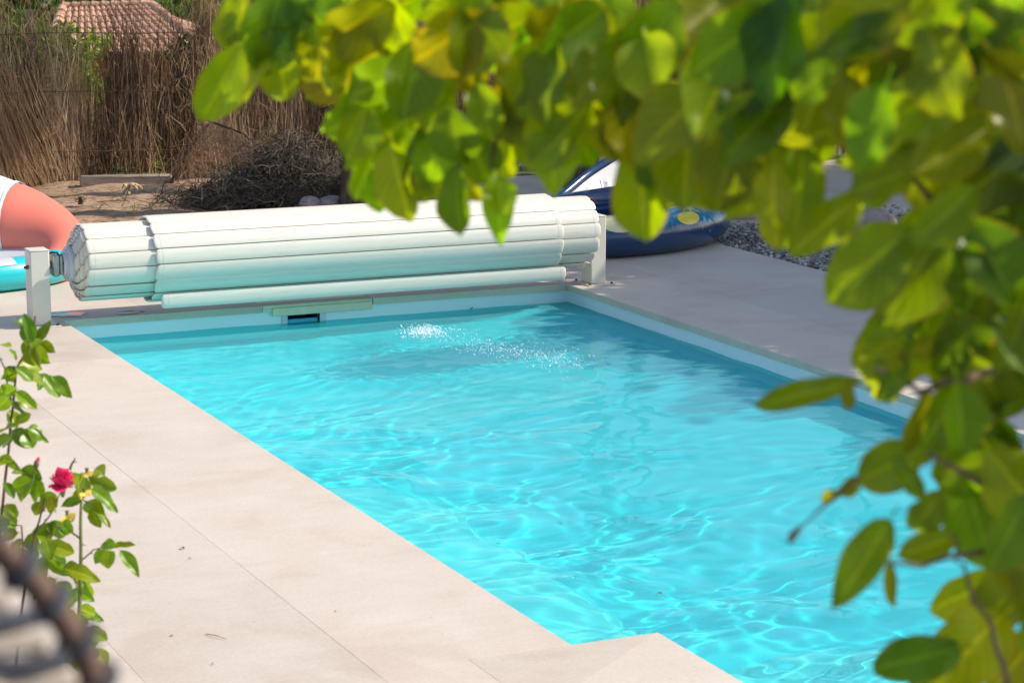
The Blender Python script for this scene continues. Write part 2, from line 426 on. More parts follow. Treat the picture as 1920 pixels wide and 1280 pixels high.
row(0, .75, [-3.75, -2.25, -.75, .6, 1.33]); row(.34, .75, [1.33, 2.11]); row(0, .75, [2.11, 3.55, 4.3, 5.5])
row(.75, 1.5, [-3.75, -3, -1.5, 0, 1.5, 3.0, 4.5, 5.5]); row(1.5, 2.25, [-3.75, -2.25, -.75, .75, 2.25, 3.75, 5.5])
col(3.55, 4.3, [-10.4, -9, -7.5, -6, -4.5, -3, -1.5, 0]); col(4.3, 5.05, [-10.4, -9.7, -8.2, -6.7, -5.2, -3.7, -2.2, -.75, 0])
col(5.05, 5.5, [-10.4, -9, -7.5, -6, -4.5, -3, -1.5, 0])
for y in (2.27, 3.8, 5.0):
    row(y, min(y + 1.5 if y < 3 else y + 1.2, 6.2), [4.62, 6.1, 7.6, 9.1, 10.6])

# pool shell, with the skimmer mouth left open in the far wall
ZB = -1.28
SK = (1.512, 1.738, -.200, -.078)
pool = MB()
def floor_z(x, y):  # floor shaped to rise right and far so sunlight reaches it
    f = max(0., min(1., (y + 10.0) / 4.5)); f = f * f * (3 - 2 * f)
    deep = -1.22 + .2 * f
    rise = max(0., (x - 1.5)) / 1.95 * (.72 * f + .22 * (1 - f))
    g = max(0., min(1., (y + 2.1) / 1.9)); g = g * g * (3 - 2 * g)
    return deep + rise + g * .42 * max(.25, 1 - max(0., x - 1.5) / 2)
nfx, nfy = 22, 48; xs_ = [-.25 + 4.05 * i / nfx for i in range(nfx + 1)]; ys_ = [PY0 - .25 + (11.55) * j / nfy for j in range(nfy + 1)]
pool.add([(x, y, floor_z(x, y)) for y in ys_ for x in xs_], [(j * (nfx + 1) + i, j * (nfx + 1) + i + 1, (j + 1) * (nfx + 1) + i + 1, (j + 1) * (nfx + 1) + i) for j in range(nfy) for i in range(nfx)], 0, True)
pool_floor = pool.build('pool_floor', M_FLOOR); tag(pool_floor, 'pale blue pool floor under the water', kind='structure')
mb = MB()
mb.box((-.25, NY - .03, ZB), (-.03, .03, -.047)); mb.box((3.58, PY0, ZB), (3.8, .03, -.047))
mb.box((-.25, PY0, ZB), (NX - .03, NY - .03, -.047)); mb.box((-.25, PY0 - .25, ZB), (3.8, PY0, -.047))
x0, x1, z0, z1 = SK
mb.box((-.25, .03, ZB), (x0, .30, -.047)); mb.box((x1, .03, ZB), (3.8, .30, -.047))
mb.box((x0, .03, ZB), (x1, .30, z0)); mb.box((x0, .03, z1), (x1, .30, -.047))
pool_wall = mb.build('pool_wall', M_LINER); tag(pool_wall, 'pale aqua liner wall of the pool', kind='structure')
# bench and entry steps in the near corner, added to pale the water there
def slope_block(m, x0, x1, y0, y1, zt, sx=.35, sy=.5):
    # rounded block: flat top falling away on the pool side and at its far end
    nx_, ny_ = 14, 24; vs = []
    for j in range(ny_ + 1):
        for i in range(nx_ + 1):
            x, y = x0 + (x1 + sx - x0) * i / nx_, y0 + (y1 + sy - y0) * j / ny_
            a = max(0., (x - x1) / sx); b = max(0., (y - y1) / sy); k = min(1., math.hypot(a, b))
            vs.append((x, y, zt + (-1.30 - zt) * k * k * (3 - 2 * k) - .06 * (x - x0)))
    m.add(vs, [(j * (nx_ + 1) + i, j * (nx_ + 1) + i + 1, (j + 1) * (nx_ + 1) + i + 1, (j + 1) * (nx_ + 1) + i) for j in range(ny_) for i in range(nx_)], 0, True)
mb = MB()
slope_block(mb, -.04, .62, NY - .04, -4.4, -.50, .55, 1.6)
slope_block(mb, NX - .04, 1.55, PY0, -7.15, -.62, .7, .8)
steps = mb.build('pool_steps', M_BENCH); tag(steps, 'white underwater bench and steps, added to pale the water along the near left', kind='structure')
for o in (pool_floor, pool_wall, steps): o.cycles.is_caustics_receiver = True

WZ = -.131
def make_water():
    nx, ny = 300, 920
    t = np.linspace(0, 1, ny)
    ys = PY0 - .0 + (PY1 + .03 - PY0) * (1 - (1 - t) ** 1.0)
    xs = np.linspace(-.03, 3.58, nx)
    X, Y = np.meshgrid(xs, ys); Z = np.zeros_like(X)
    # gently warped sum of many ripples, choppier near the return jet and in the lower left
    wx = X + .10 * np.sin(2.1 * Y + 1.3) + .05 * np.sin(5.3 * X + 3.7 * Y); wy = Y + .12 * np.sin(1.7 * X + .4) + .05 * np.sin(6.1 * Y - 2.9 * X)
    for i in range(90):
        lam = math.exp(RNG.uniform(math.log(.10), math.log(1.1)))
        a = RNG.normal(math.radians(75), math.radians(42)); k = 2 * math.pi / lam
        amp = .00042 * (lam / .3) ** 1.05
        ph = RNG.uniform(0, 7)
        env = .65 + .35 * np.sin(RNG.uniform(.4, 1.4) * X + RNG.uniform(.4, 1.2) * Y + RNG.uniform(0, 7))
        Z += amp * env * np.sin(k * (wx * math.cos(a) + wy * math.sin(a)) + ph)
    near = np.clip((-Y - 1.5) / 6.0, 0, 1); left = np.clip(1.35 - X * .35, .35, 1.2)
    Z *= (.42 + 1.05 * near * left)
    # the return jet boils up in front of the far wall
    c = JET
    r2 = ((X - c.x - .25) / .85) ** 2 + ((Y - c.y) / .40) ** 2
    r2 = np.where(r2 > 1.0, 50, r2 * 3)
    for i in range(30):
        lam = RNG.uniform(.05, .13); a = RNG.uniform(0, 6.3); k = 2 * math.pi / lam
        Z += .0011 * np.exp(-r2) * np.sin(k * (X * math.cos(a) + Y * math.sin(a)) + RNG.uniform(0, 7))
    Z += WZ
    V = np.stack([X, Y, Z], -1).reshape(-1, 3)
    idx = np.arange(nx * ny).reshape(ny, nx)
    F = np.stack([idx[:-1, :-1], idx[:-1, 1:], idx[1:, 1:], idx[1:, :-1]], -1).reshape(-1, 4)
    cx = V[F].mean(1)
    keep = ~((cx[:, 0] < NX - .03) & (cx[:, 1] < NY - .03))
    o = put('water', np_mesh('water', V, F[keep], M_WATER, True)); tag(o, 'rippling turquoise pool water', kind='structure')
    o.cycles.is_caustics_caster = True
JET = G(905, 642, WZ)
make_water()
def blobs(name, pts, radii, mat, label, flat=.7, tint=False, parent=None):
    bm = bmesh.new(); bmesh.ops.create_icosphere(bm, subdivisions=1, radius=1)
    bv = np.array([v.co[:] for v in bm.verts]); bm.verts.index_update(); bf = np.array([[v.index for v in f.verts] for f in bm.faces]); bm.free()
    n = len(pts); k = len(bv)
    jit = RNG.uniform(.7, 1.3, (n, k, 1))
    ang = RNG.uniform(0, 6.3, n); ca, sa = np.cos(ang), np.sin(ang)
    str_ = RNG.uniform(.65, 1.35, (n, 1, 3)); str_[:, :, 2] *= flat
    P = bv[None] * jit * str_ * np.asarray(radii)[:, None, None]
    Q = P.copy(); Q[:, :, 0] = P[:, :, 0] * ca[:, None] - P[:, :, 1] * sa[:, None]; Q[:, :, 1] = P[:, :, 0] * sa[:, None] + P[:, :, 1] * ca[:, None]
    Q += np.asarray(pts)[:, None]
    F = (bf[None] + (np.arange(n) * k)[:, None, None]).reshape(-1, 3)
    me = np_mesh(name, Q.reshape(-1, 3), F, mat, False)
    if tint: attr(me, 'tint', np.repeat(RNG.uniform(0, 1, n), k))
    o = put(name, me, parent); return tag(o, label, kind='stuff')
pts = []; rad = []
for i in range(1400):
    s = random.random()
    if s < .42: x, y, r = random.gauss(795, 20), random.gauss(622, 6), rnd(.002, .0055)
    else:
        u = random.random() ** .8; x, y, r = 830 + u * 250 + random.gauss(0, 18), 635 + u * 45 + random.gauss(0, 11), rnd(.0015, .0044)
    p = G(x, y, WZ); pts.append((p.x, p.y, WZ + rnd(.001, .010 if s < .42 else .004))); rad.append(r)
blobs('water_splash', pts, rad, M_FOAM, 'white bubbles and drops where the return jet breaks the surface', .8)

# ------------------------------------------------------------------ trees and bushes (crowns of many leaf-sized faces)
def crown_mesh(name, clumps, n, leaf, mat, flat=1.0, droop=0.0):
    """n leaf quads spread through a set of clumps (centre, radii)"""
    w = np.array([c[1][0] * c[1][1] * c[1][2] for c in clumps]) ** .75; w /= w.sum()
    k = RNG.choice(len(clumps), n, p=w)
    C = np.array([c[0] for c in clumps])[k]; R = np.array([c[1] for c in clumps])[k]
    d = RNG.normal(size=(n, 3)); d /= np.linalg.norm(d, axis=1)[:, None]
    rr = RNG.uniform(.35, 1.0, n) ** .6 * (1 + .12 * RNG.normal(size=n))
    P = C + d * R * rr[:, None]
    a = RNG.normal(size=(n, 3)); a[:, 2] -= droop; a /= np.linalg.norm(a, axis=1)[:, None]
    b = np.cross(a, RNG.normal(size=(n, 3))); b /= np.linalg.norm(b, axis=1)[:, None]
    L = leaf * RNG.uniform(.6, 1.4, n)[:, None]
    V = np.stack([P - a * L, P - b * L * .42 * flat, P + a * L, P + b * L * .42 * flat], 1).reshape(-1, 3)
    F = np.arange(n * 4).reshape(-1, 4)
    me = np_mesh(name, V, F, mat); ct = RNG.uniform(0, 1, len(clumps))[k]
    attr(me, 'tint', np.repeat(np.clip(.55 * ct + RNG.uniform(-.1, .6, n), 0, 1), 4)); return me
def clump_set(n, r, h, cr):
    out = []
    for i in range(n):
        d = Vector((random.gauss(0, 1), random.gauss(0, 1), random.gauss(0, .8))).normalized() * rnd(.35, .85)
        s = cr * rnd(.7, 1.3)
        out.append(((d.x * r, d.y * r, d.z * h), (s, s * rnd(.8, 1.2), s * rnd(.6, .9))))
    return out
def trunk_mb(p0, p1, r0, r1, bend=.15, n=12, flare=1.35):
    p0, p1 = Vector(p0), Vector(p1); pts = []; rr = []
    ax = Vector((rnd(-1, 1), rnd(-1, 1), 0)) * bend
    for i in range(9):
        t = i / 8; pts.append(p0.lerp(p1, t) + ax * math.sin(t * 3.0)); rr.append((r0 + (r1 - r0) * t) * (flare if i == 0 else 1.12 if i == 1 else 1))
    m = MB(); m.tube(pts, rr, n); return m, pts
def tree(name, loc, h, r, label, group, clumps, nleaf, leaf, mat, tr=.14, ch=None):
    o = thing(name, loc, label, 'tree', group)
    ch = ch or h * .65
    m, pts = trunk_mb((0, 0, -.3), (rnd(-.3, .3), rnd(-.3, .3), ch), tr, tr * .45)
    for k in range(5):
        a = rnd(0, 6.28); s = pts[5 + k % 3]; e = Vector((math.cos(a) * r * .6, math.sin(a) * r * .6, ch + rnd(-.1, .5) * r))
        m.tube([s, s.lerp(e, .5) + Vector((0, 0, .15)), e], [tr * .35, tr * .25, tr * .1], 7)
    m.build('trunk', M_BARK, o, world=False)
    cs = [((c[0][0], c[0][1], c[0][2] + ch), c[1]) for c in clumps]
    put('crown', crown_mesh('crown', cs, nleaf, leaf, mat), o, world=False)
    return o
# the pines and oaks right of the pool, whose crowns shade the paving
def shade(loc, ch, r, n, leaf, label, ncl, cr, tr=.16, seed=1):
    random.seed(seed)
    return tree('shade_tree', loc, ch + r, r, label, 'trees shading the right side of the pool', clump_set(ncl, r, r * .42, cr), n, leaf, M_CROWN, tr, ch)
def sh(xs, ys, h): return (xs + 1.16 * h, ys - .36 * h, -.05)
shade(sh(5.55, -6.6, 3.6), 3.6, 1.5, 10000, .10, 'leafy tree nearest the camera beyond the right-hand paving', 22, .6, .16, 3)
shade(sh(5.1, -4.6, 3.7), 3.7, 1.5, 11000, .10, 'second leafy tree beyond the right-hand paving, beside the near gravel', 24, .6, .14, 4)
shade(sh(5.0, -2.7, 3.5), 3.5, 1.5, 11000, .10, 'third leafy tree beyond the right-hand paving, beside the middle of the gravel', 24, .6, .16, 5)
shade(sh(5.0, -.8, 3.6), 3.6, 1.5, 11000, .10, 'leafy tree beyond the gravel, level with the reel post', 24, .6, .14, 6)
shade(sh(5.1, 1.2, 3.7), 3.7, 1.7, 12000, .10, 'leafy tree beyond the gravel, level with the navy ring', 26, .66, .16, 8)
shade(sh(7.8, 3.6, 4.0), 4.0, 2.4, 14000, .11, 'farthest of the leafy trees on the right, close to the brush fence', 24, .78, .15, 12)
shade(sh(6.0, 5.4, 4.2), 4.2, 1.9, 11000, .10, 'leafy tree in the back corner, beside the right end of the brush fence', 20, .7, .15, 15)
random.seed(21)
# two old pines standing behind the deck: their trunks show under the leaves, the crowns are above the picture
def pine(base, top, r0, label, cr):
    o = thing('pine_tree', base, label, 'tree', 'pines between the deck and the fence')
    m, pts = trunk_mb((0, 0, -.15), Vector(top) - Vector(base), r0, r0 * .55, .06, 16, 1.25)
    m.build('trunk', M_BARK, o, world=False)
    cs = [((c[0][0] + pts[-1].x, c[0][1] + pts[-1].y, c[0][2] + pts[-1].z), c[1]) for c in clump_set(12, 1.5, .6, .55)]
    put('crown', crown_mesh('crown', cs, 5500, .07, M_CROWN, .5), o, world=False)
tb = G(676, 388); pine((tb.x, tb.y, -.03), (tb.x + .55, tb.y + .3, 5.2), .165, 'thick rough-barked pine trunk behind the middle of the cover reel', 1)
tb = G(1085, 352); pine((tb.x, tb.y, -.03), (tb.x + .5, tb.y + .2, 5.4), .14, 'dark pine trunk behind the folded pale canopy', 1)

# bushes and trees down the slope behind the fence, seen through it and over it
GB = 'trees and bushes beyond the fence'
PROTO = {}
def beyond(px, py, dist, w, kind, label, mat, leaf, n, up=1.0, seed=0):
    p = A(px, py, dist); g = land(p.x, p.y)
    random.seed(100 + seed)
    ht = max(.5, p.z - g)
    o = thing('bush' if ht < 2.4 else 'tree', (p.x, p.y, g), label, 'bush' if ht < 2.4 else 'tree', GB)
    m, pts = trunk_mb((0, 0, -.2), (0, 0, ht * .8), .03 + .02 * ht, .02 + .008 * ht, .05, 8); m.build('trunk', M_BARK, o, world=False)
    cs = []
    for i in range(16):
        a = rnd(0, 6.28); q = rnd(0, 1) ** .5; s = w * rnd(.22, .42)
        cs.append(((math.cos(a) * q * w * .7, math.sin(a) * q * w * .7, ht * rnd(.25, 1.0)), (s, s, s * rnd(.7, 1.3) * up)))
    put('crown', crown_mesh('crown', cs, n, leaf, mat), o, world=False)
BY = [
 (40, 60, 27, .95, 'dark green bush rising behind the left end of the fence', M_CROWN, .05, 3800),
 (105, 25, 34, .80, 'light green bush just left of the tiled roof', M_LIME, .06, 3000),
 (330, -12, 75, 4.2, 'large green tree behind the tiled roof, above its ridge', M_CROWN, .16, 5200),
 (430, 60, 32, 1.0, 'green tree right of the tiled roof', M_CROWN, .06, 3800),
 (255, 300, 24.3, .42, 'bright lime green plant low behind the fence, above the timber edging', M_LIME, .035, 1500),
 (195, 215, 25.2, .6, 'grey-green bush behind the fence, below the tiled roof', M_SAGE, .045, 2200),
 (330, 235, 25.6, .65, 'grey-green bush behind the fence, left of the brush pile', M_SAGE, .045, 2400),
 (30, 240, 25.4, .55, 'olive green bush behind the far left of the fence', M_SAGE, .045, 2000),
 (460, 190, 26, .6, 'green bush behind the fence above the brush pile', M_SAGE, .05, 2200),
 (570, 40, 30, 1.1, 'green tree behind the fence left of the pine trunk', M_CROWN, .06, 3600),
 (760, 10, 33, 1.3, 'tall green tree behind the first pine', M_LIME, .07, 3600),
 (940, 60, 36, 1.5, 'bright green tree behind the middle of the fence', M_LIME, .07, 3800),
 (1130, 20, 34, 1.3, 'green tree behind the fence above the pale canopy', M_CROWN, .07, 3600),
 (1330, 0, 35, 1.6, 'green tree behind the right half of the fence', M_CROWN, .07, 3800),
 (1560, 20, 33, 1.5, 'dark green tree behind the fence at the right', M_CROWN, .07, 3800),
 (1800, 10, 34, 1.6, 'dark green tree behind the far right of the fence', M_CROWN, .07, 3800),
 (60, -60, 90, 6.5, 'big distant tree at the far left beyond the house', M_CROWN, .22, 5500),
 (640, -80, 92, 7.0, 'big distant tree beyond the house, left of centre', M_CROWN, .22, 5500),
 (1200, -80, 88, 7.0, 'big distant tree beyond the house, right of centre', M_CROWN, .22, 5500),
 (1750, -80, 86, 7.0, 'big distant tree beyond the house at the far right', M_CROWN, .22, 5500)]
for i, (px, py, d, w, lab, mat, lf, n) in enumerate(BY): beyond(px, py, d, w, 0, lab, mat, lf, n, 1.0, i)
for i, (px, d, hz) in enumerate(((-100, 31, 9), (560, 36, 11), (760, 33, 12), (1180, 37, 11), (1600, 34, 12), (2050, 32, 11))):  # tall trees added behind the fence to darken what the water reflects
    p = A(px, 300, d); random.seed(300 + i)
    o = tree('reflection_tree', (p.x, p.y, land(p.x, p.y)), hz, 3.2, ('added tall tree behind the fence at the far left', 'added tall tree behind the fence, right of the tiled roof', 'added tall tree behind the fence, just right of the first pine', 'added tall tree behind the fence above the canopy', 'added tall tree behind the fence at the right, above the gravel', 'added tall tree behind the fence beyond the right edge')[i], 'trees added to darken the water reflections', clump_set(22, 3.0, 3.2, 1.0), 6500, .13, M_CROWN, .2, hz)
random.seed(31)

# ------------------------------------------------------------------ the neighbour's house, down the slope
def house():
    E0, E1, R0, R1 = A(88, 106, 58), A(396, 103, 58), A(118, 17, 61.5), A(284, 12, 61.5)
    base = E0.lerp(E1, .5); base = Vector((base.x, base.y, land(base.x, base.y)))
    h = thing('house', base, 'small ochre house with a tiled roof seen through the top of the brush fence', 'house')
    ex = (E1 - E0).normalized(); ey = Vector((-ex.y, ex.x, 0)).normalized()
    if ey.dot(FW) < 0: ey = -ey
    f0, f1 = E0 + ex * .18 + ey * .35, E1 - ex * .18 + ey * .35
    top = E0.z - .02; bot = base.z - .6
    def quad(m, a, b, z0, z1, off=Vector((0, 0, 0))):
        m.add([(*(a + off).xy, z0), (*(b + off).xy, z0), (*(b + off).xy, z1), (*(a + off).xy, z1)], [(0, 1, 2, 3)])
    b0, b1 = f0 + ey * 5.5, f1 + ey * 5.5
    # window opening in the front wall
    wc = A(334, 138, 58.35); u = (wc - f0).dot(ex); wv = .30
    wl, wr = f0 + ex * (u - .17), f0 + ex * (u + .17); z0, z1 = wc.z - .30, wc.z + .27
    m = MB(); quad(m, f0, wl, bot, top); quad(m, wr, f1, bot, top); quad(m, wl, wr, bot, z0); quad(m, wl, wr, z1, top)
    quad(m, f1, b1, bot, top); quad(m, b1, b0, bot, top); quad(m, b0, f0, bot, top)
    for a, b in ((wl, wl + ey * .12), (wr + ey * .12, wr)): quad(m, a, b, z0, z1)
    m.build('wall', M_WALLRED, h)
    w = MB()
    for a, b, c, d in ((wl, wl + ex * .05, z0, z1), (wr - ex * .05, wr, z0, z1), (wl + ex * .05, wr - ex * .05, z0, z0 + .05), (wl + ex * .05, wr - ex * .05, z1 - .05, z1)):
        o = ey * .05; p = [a + o, b + o, b + ey * .11, a + ey * .11]
        w.add([(*q.xy, c) for q in p] + [(*q.xy, d) for q in p], [(0, 3, 2, 1), (4, 5, 6, 7), (0, 1, 5, 4), (1, 2, 6, 5), (2, 3, 7, 6), (3, 0, 4, 7)])
    wf = w.build('window', M_WINFRAME, h)
    g = MB(); quad(g, wl, wr, z0, z1, ey * .09)
    pane = put('pane', g.mesh('pane', M_GLASS), wf)
    # roof: boards under rows of barrel tiles, hips and ridge
    B0, B1 = E0 + ey * 7, E1 + ey * 7
    rf = MB(); dz = Vector((0, 0, -.05))
    rf.add([E0 + dz, E1 + dz, R1 + dz, R0 + dz, B0 + dz, B1 + dz], [(0, 1, 2, 3), (1, 5, 2), (5, 4, 3, 2), (4, 0, 3), (0, 4, 5, 1)])
    roof = rf.build('roof', M_TILE, h)
    tm = MB()
    n = 6; L = .44
    for k in range(2):
        pass
    vs = []; 
    for yy, rr in ((0, .105), (L, .085)):
        for j in range(n + 1):
            a = math.pi * j / n; vs.append((math.cos(a) * rr, yy, math.sin(a) * rr * .85 + (.02 if yy == 0 else 0)))
    fs = [(j, j + 1, n + 2 + j, n + 1 + j) for j in range(n)] + [tuple(range(n, -1, -1))]
    tm.add(vs, fs, 0, False); me = tm.mesh('tile', M_TILE)
    rows, cols = 8, 17
    for r_ in range(rows):
        for c_ in range(cols):
            t0, t1 = r_ / rows, (r_ + 1) / rows; uu = (c_ + .5) / cols
            p = E0.lerp(E1, uu).lerp(R0.lerp(R1, uu), t0); q = E0.lerp(E1, uu).lerp(R0.lerp(R1, uu), t1)
            y = (q - p).normalized(); x = (y.cross(Vector((0, 0, 1)))).normalized(); z = x.cross(y)
            wdt = (E0.lerp(R0, t0) - E1.lerp(R1, t0)).length / cols / .2
            o = put('tile', me, roof, world=False)
            M = Matrix((x * wdt, y * ((q - p).length * 1.15 / L), z)).transposed().to_4x4(); M.translation = p + Vector((rnd(-.01, .01), 0, rnd(0, .015)))
            o.matrix_basis = M
    for a, b, k in ((R0, R1, 9), (E1, R1, 8), (E0, R0, 7)):
        for i in range(k):
            p, q = a.lerp(b, i / k), a.lerp(b, (i + 1) / k); y = (q - p).normalized(); x = y.cross(Vector((0, 0, 1))).normalized(); z = x.cross(y)
            o = put('tile', me, roof, world=False)
            M = Matrix((x * 1.25, y * ((q - p).length * 1.12 / L), z * 1.25)).transposed().to_4x4(); M.translation = p + Vector((0, 0, .05)); o.matrix_basis = M
    f = MB(); p = R0 + Vector((0, 0, .03)); f.tube([p, p + Vector((0, 0, .12)), p + Vector((0, 0, .2))], [.09, .06, .015], 8); f.build('roof_finial', M_WALLRED, roof)
house()

# ------------------------------------------------------------------ brushwood fence, timber edging
def twigs(name, n, gen, mat, parent=None, sides=3, segs=2, label=None, kind='stuff'):
    """n thin bent tapering sticks; gen(i) -> start, end, radius, bend vector, tint"""
    P0 = np.zeros((n, 3)); P1 = np.zeros((n, 3)); R = np.zeros(n); B = np.zeros((n, 3)); T = np.zeros(n)
    for i in range(n): P0[i], P1[i], R[i], B[i], T[i] = gen(i)
    d = P1 - P0; d /= np.maximum(np.linalg.norm(d, axis=1), 1e-6)[:, None]
    ref = np.where(np.abs(d[:, 2:3]) < .8, np.array([[0, 0, 1.]]), np.array([[1., 0, 0]]))
    a = np.cross(d, ref); a /= np.linalg.norm(a, axis=1)[:, None]; b = np.cross(d, a)
    V = np.zeros((n, segs + 1, sides, 3))
    for s in range(segs + 1):
        t = s / segs; c = P0 + (P1 - P0) * t + B * math.sin(math.pi * t); r = R * (1 - .6 * t)
        for j in range(sides):
            an = 2 * math.pi * j / sides
            V[:, s, j] = c + (a * math.cos(an) + b * math.sin(an)) * r[:, None]
    idx = np.arange(n * (segs + 1) * sides).reshape(n, segs + 1, sides); F = []
    for s in range(segs):
        for j in range(sides):
            k = (j + 1) % sides; F.append(np.stack([idx[:, s, j], idx[:, s, k], idx[:, s + 1, k], idx[:, s + 1, j]], -1))
    F = np.concatenate(F)
    me = np_mesh(name, V.reshape(-1, 3), F, mat); attr(me, 'tint', np.repeat(T, (segs + 1) * sides))
    o = put(name, me, parent); return tag(o, label, kind=kind)
def fence():
    fb = FA + FE * 3; f = thing('brushwood_fence', (fb.x, fb.y, 0), 'tall ragged fence of dry brushwood behind the pool garden', 'fence')
    def dens(t):     # clumps and thin places along the fence
        return .60 + .25 * math.sin(t * 5.1 + 1) * math.sin(t * 1.9) + .22 * math.sin(t * 11.3)
    def gen(i):
        while True:
            t = rnd(-2.6, 10.4)
            if random.random() < dens(t) + .04: break
        z0 = random.choice((0.0, 0.0, .25, .5, .8, 1.05)) + rnd(-.05, .3); ln = rnd(.35, .95)
        if -.3 < t < 1.9 and z0 > .45 and random.random() < .80: z0 = rnd(0, .22); ln = rnd(.3, .6) if random.random() < .8 else 1.0
        if 1.0 < t < 1.6 and z0 < .3 and random.random() < .8: z0 = rnd(.25, .5)
        ztop = 1.70 + .06 * math.sin(t * 7) + .05 * math.sin(t * 17) + rnd(-.12, .06) - .10 * max(0, min(1, (.6 - t) / 2))
        z1 = min(z0 + ln, ztop)
        if z1 - z0 < .15: z0 = z1 - .3
        lean = random.gauss(0, .09) + (.0 if t > .6 else .16 * random.random())
        off = rnd(-.05, .05)
        a = FA + FE * (t + lean * .5) + FN * off; b = FA + FE * (t - lean * .5) + FN * (off + rnd(-.03, .03))
        a = (a.x, a.y, z0 - .05); b = (b.x, b.y, z1)
        col = .40 + .22 * math.sin(t * 3.3) + .20 * math.sin(t * 8.7 + 2) + .14 * math.sin(z0 * 9 + t * 5) + rnd(-.45, .45)
        return a, b, rnd(.0014, .0042), np.array([rnd(-.015, .015), rnd(-.02, .02), 0]), min(1, max(0, col))
    twigs('brushwood', 33000, gen, M_BRUSH, f, label=None)
    def gen3(i):
        t = rnd(-2.6, 5.5); z = rnd(.05, 1.72); p = FA + FE * t - FN * rnd(.0, .07)
        an = random.gauss(0, .55); l = rnd(.05, .20)
        q = p + FE * (math.sin(an) * l) - FN * rnd(-.02, .03)
        return (p.x, p.y, z), (q.x, q.y, z + math.cos(an) * l * random.choice((1, 1, -1))), rnd(.0010, .0024), np.array([rnd(-.01, .01), 0, rnd(-.01, .01)]), min(1, max(0, .5 + .25 * math.sin(t * 4.3) + rnd(-.45, .5)))
    twigs('side_twigs', 12000, gen3, M_BRUSH, f)
    # a pale bundle that has slid down and leans along the left of the fence
    def gen2(i):
        s = random.random(); t0 = -2.4 + s * 2.6 + rnd(-.25, .25); z0 = rnd(.6, 1.5) * (1 - .25 * s)
        a = FA + FE * t0 - FN * rnd(.05, .13); b = FA + FE * (t0 + rnd(.12, .34)) - FN * rnd(.06, .30)
        return (a.x, a.y, z0), (b.x, b.y, max(-.03, z0 - rnd(.5, 1.0))), rnd(.0014, .0036), np.array([rnd(-.04, .04), rnd(-.03, .03), 0]), rnd(.45, 1.0)
    twigs('fallen_brushwood', 1500, gen2, M_BRUSH, f)
    for z in (.28, .85, 1.4):
        m = MB(); m.tube([FA + FE * t - FN * (.065 + rnd(-.01, .01)) + Vector((0, 0, z + .012 * math.sin(t * 3))) for t in np.arange(-2.6, 10.5, .5)], .0035, 5)
        m.build('wire', M_RUST, f)
    for t in (-1.9, .35, 2.6, 4.9, 7.2, 9.5):
        m = MB(); p = FA + FE * t + FN * .1; m.tube([(p.x, p.y, -.3), (p.x + .01, p.y, .8), (p.x, p.y, 1.62)], [.04, .037, .032], 8); m.build('post', M_TIMBER, f)
fence()
a, b = G(150, 347), G(322, 343)
d = (b - a).normalized(); nrm = Vector((-d.y, d.x, 0))
m = MB(); m.bbox((0, -.06, -.05), ((b - a).length, .06, .115), .012)
t_ = m.build('timber_sleeper', M_TIMBER, None); t_.location = a - Vector((0, 0, .03)); t_.rotation_euler = (rnd(-.03, .03), .0, math.atan2(d.y, d.x))
tag(t_, 'weathered timber beam lying along the foot of the brush fence', 'timber')

# ------------------------------------------------------------------ dead branches heaped before the fence
def brush_pile():
    c = G(530, 372); o = thing('brush_pile', (c.x, c.y, -.02), 'dark heap of dead tangled branches beside the pine trunk', 'brush pile')
    def gen(i):
        s = random.gauss(0, .42); dpt = random.gauss(0, .28)
        hmax = .58 * math.exp(-((s - .05) / .48) ** 2) * math.exp(-(dpt / .5) ** 2)
        z = rnd(0, 1) ** 1.2 * hmax
        p = c + FE * s + FN * dpt + Vector((0, 0, z - .02))
        dr = Vector((random.gauss(0, 1), random.gauss(0, .7), random.gauss(.1, .55))).normalized() * rnd(.08, .38)
        q = p + dr; q.z = max(q.z, -.01)
        return p, q, rnd(.0018, .006), np.array([rnd(-.06, .06), rnd(-.05, .05), rnd(-.02, .09)]), min(1, rnd(0, .75) ** 1.3)
    twigs('dead_twigs', 3800, gen, M_DRY, o, segs=4)
    cs = [((c.x + FE.x * s + FN.x * q - c.x, c.y + FE.y * s + FN.y * q - c.y, z), (.22, .18, .13)) for s, q, z in ((-.5, .05, .1), (-.25, 0, .2), (0, .05, .32), (.25, .05, .22), (.1, -.1, .15), (-.65, .1, .06), (-.05, .1, .1))]
    me = crown_mesh('dead_leaves', cs, 5200, .028, M_DRY, .6); q = put('dead_leaves', me, o, world=False); q['kind'] = 'stuff'
brush_pile()
def dead_bough():
    p0, p1 = G(320, 344), A(395, 228, 22.0)
    o = thing('dead_bough', (p0.x, p0.y, -.02), 'fallen pine bough with dried tan needles leaning on the fence', 'branch')
    m = MB(); mid = p0.lerp(p1, .55) + Vector((0, 0, .05)); m.tube([p0, mid, p1], [.022, .017, .01], 8)
    e2 = A(520, 300, 21.7); m.tube([p1, p1.lerp(e2, .5) + Vector((0, 0, .06)), e2], [.012, .010, .006], 7)
    m.build('bough', M_BARK, o)
    def gen(i):
        if random.random() < .65: q = p1.lerp(e2, rnd(-.1, 1.0))
        else: q = p0.lerp(p1, rnd(.3, 1.0))
        q = q + Vector((random.gauss(0, .05), random.gauss(0, .05), random.gauss(-.05, .07)))
        dr = Vector((random.gauss(0, .6), random.gauss(0, .4), random.gauss(-.9, .5))).normalized() * rnd(.08, .24)
        return q, q + dr, rnd(.0012, .003), np.array([rnd(-.02, .02), rnd(-.02, .02), 0]), rnd(.35, 1)
    twigs('dry_needles', 950, gen, M_NEEDLE, o)
dead_bough()
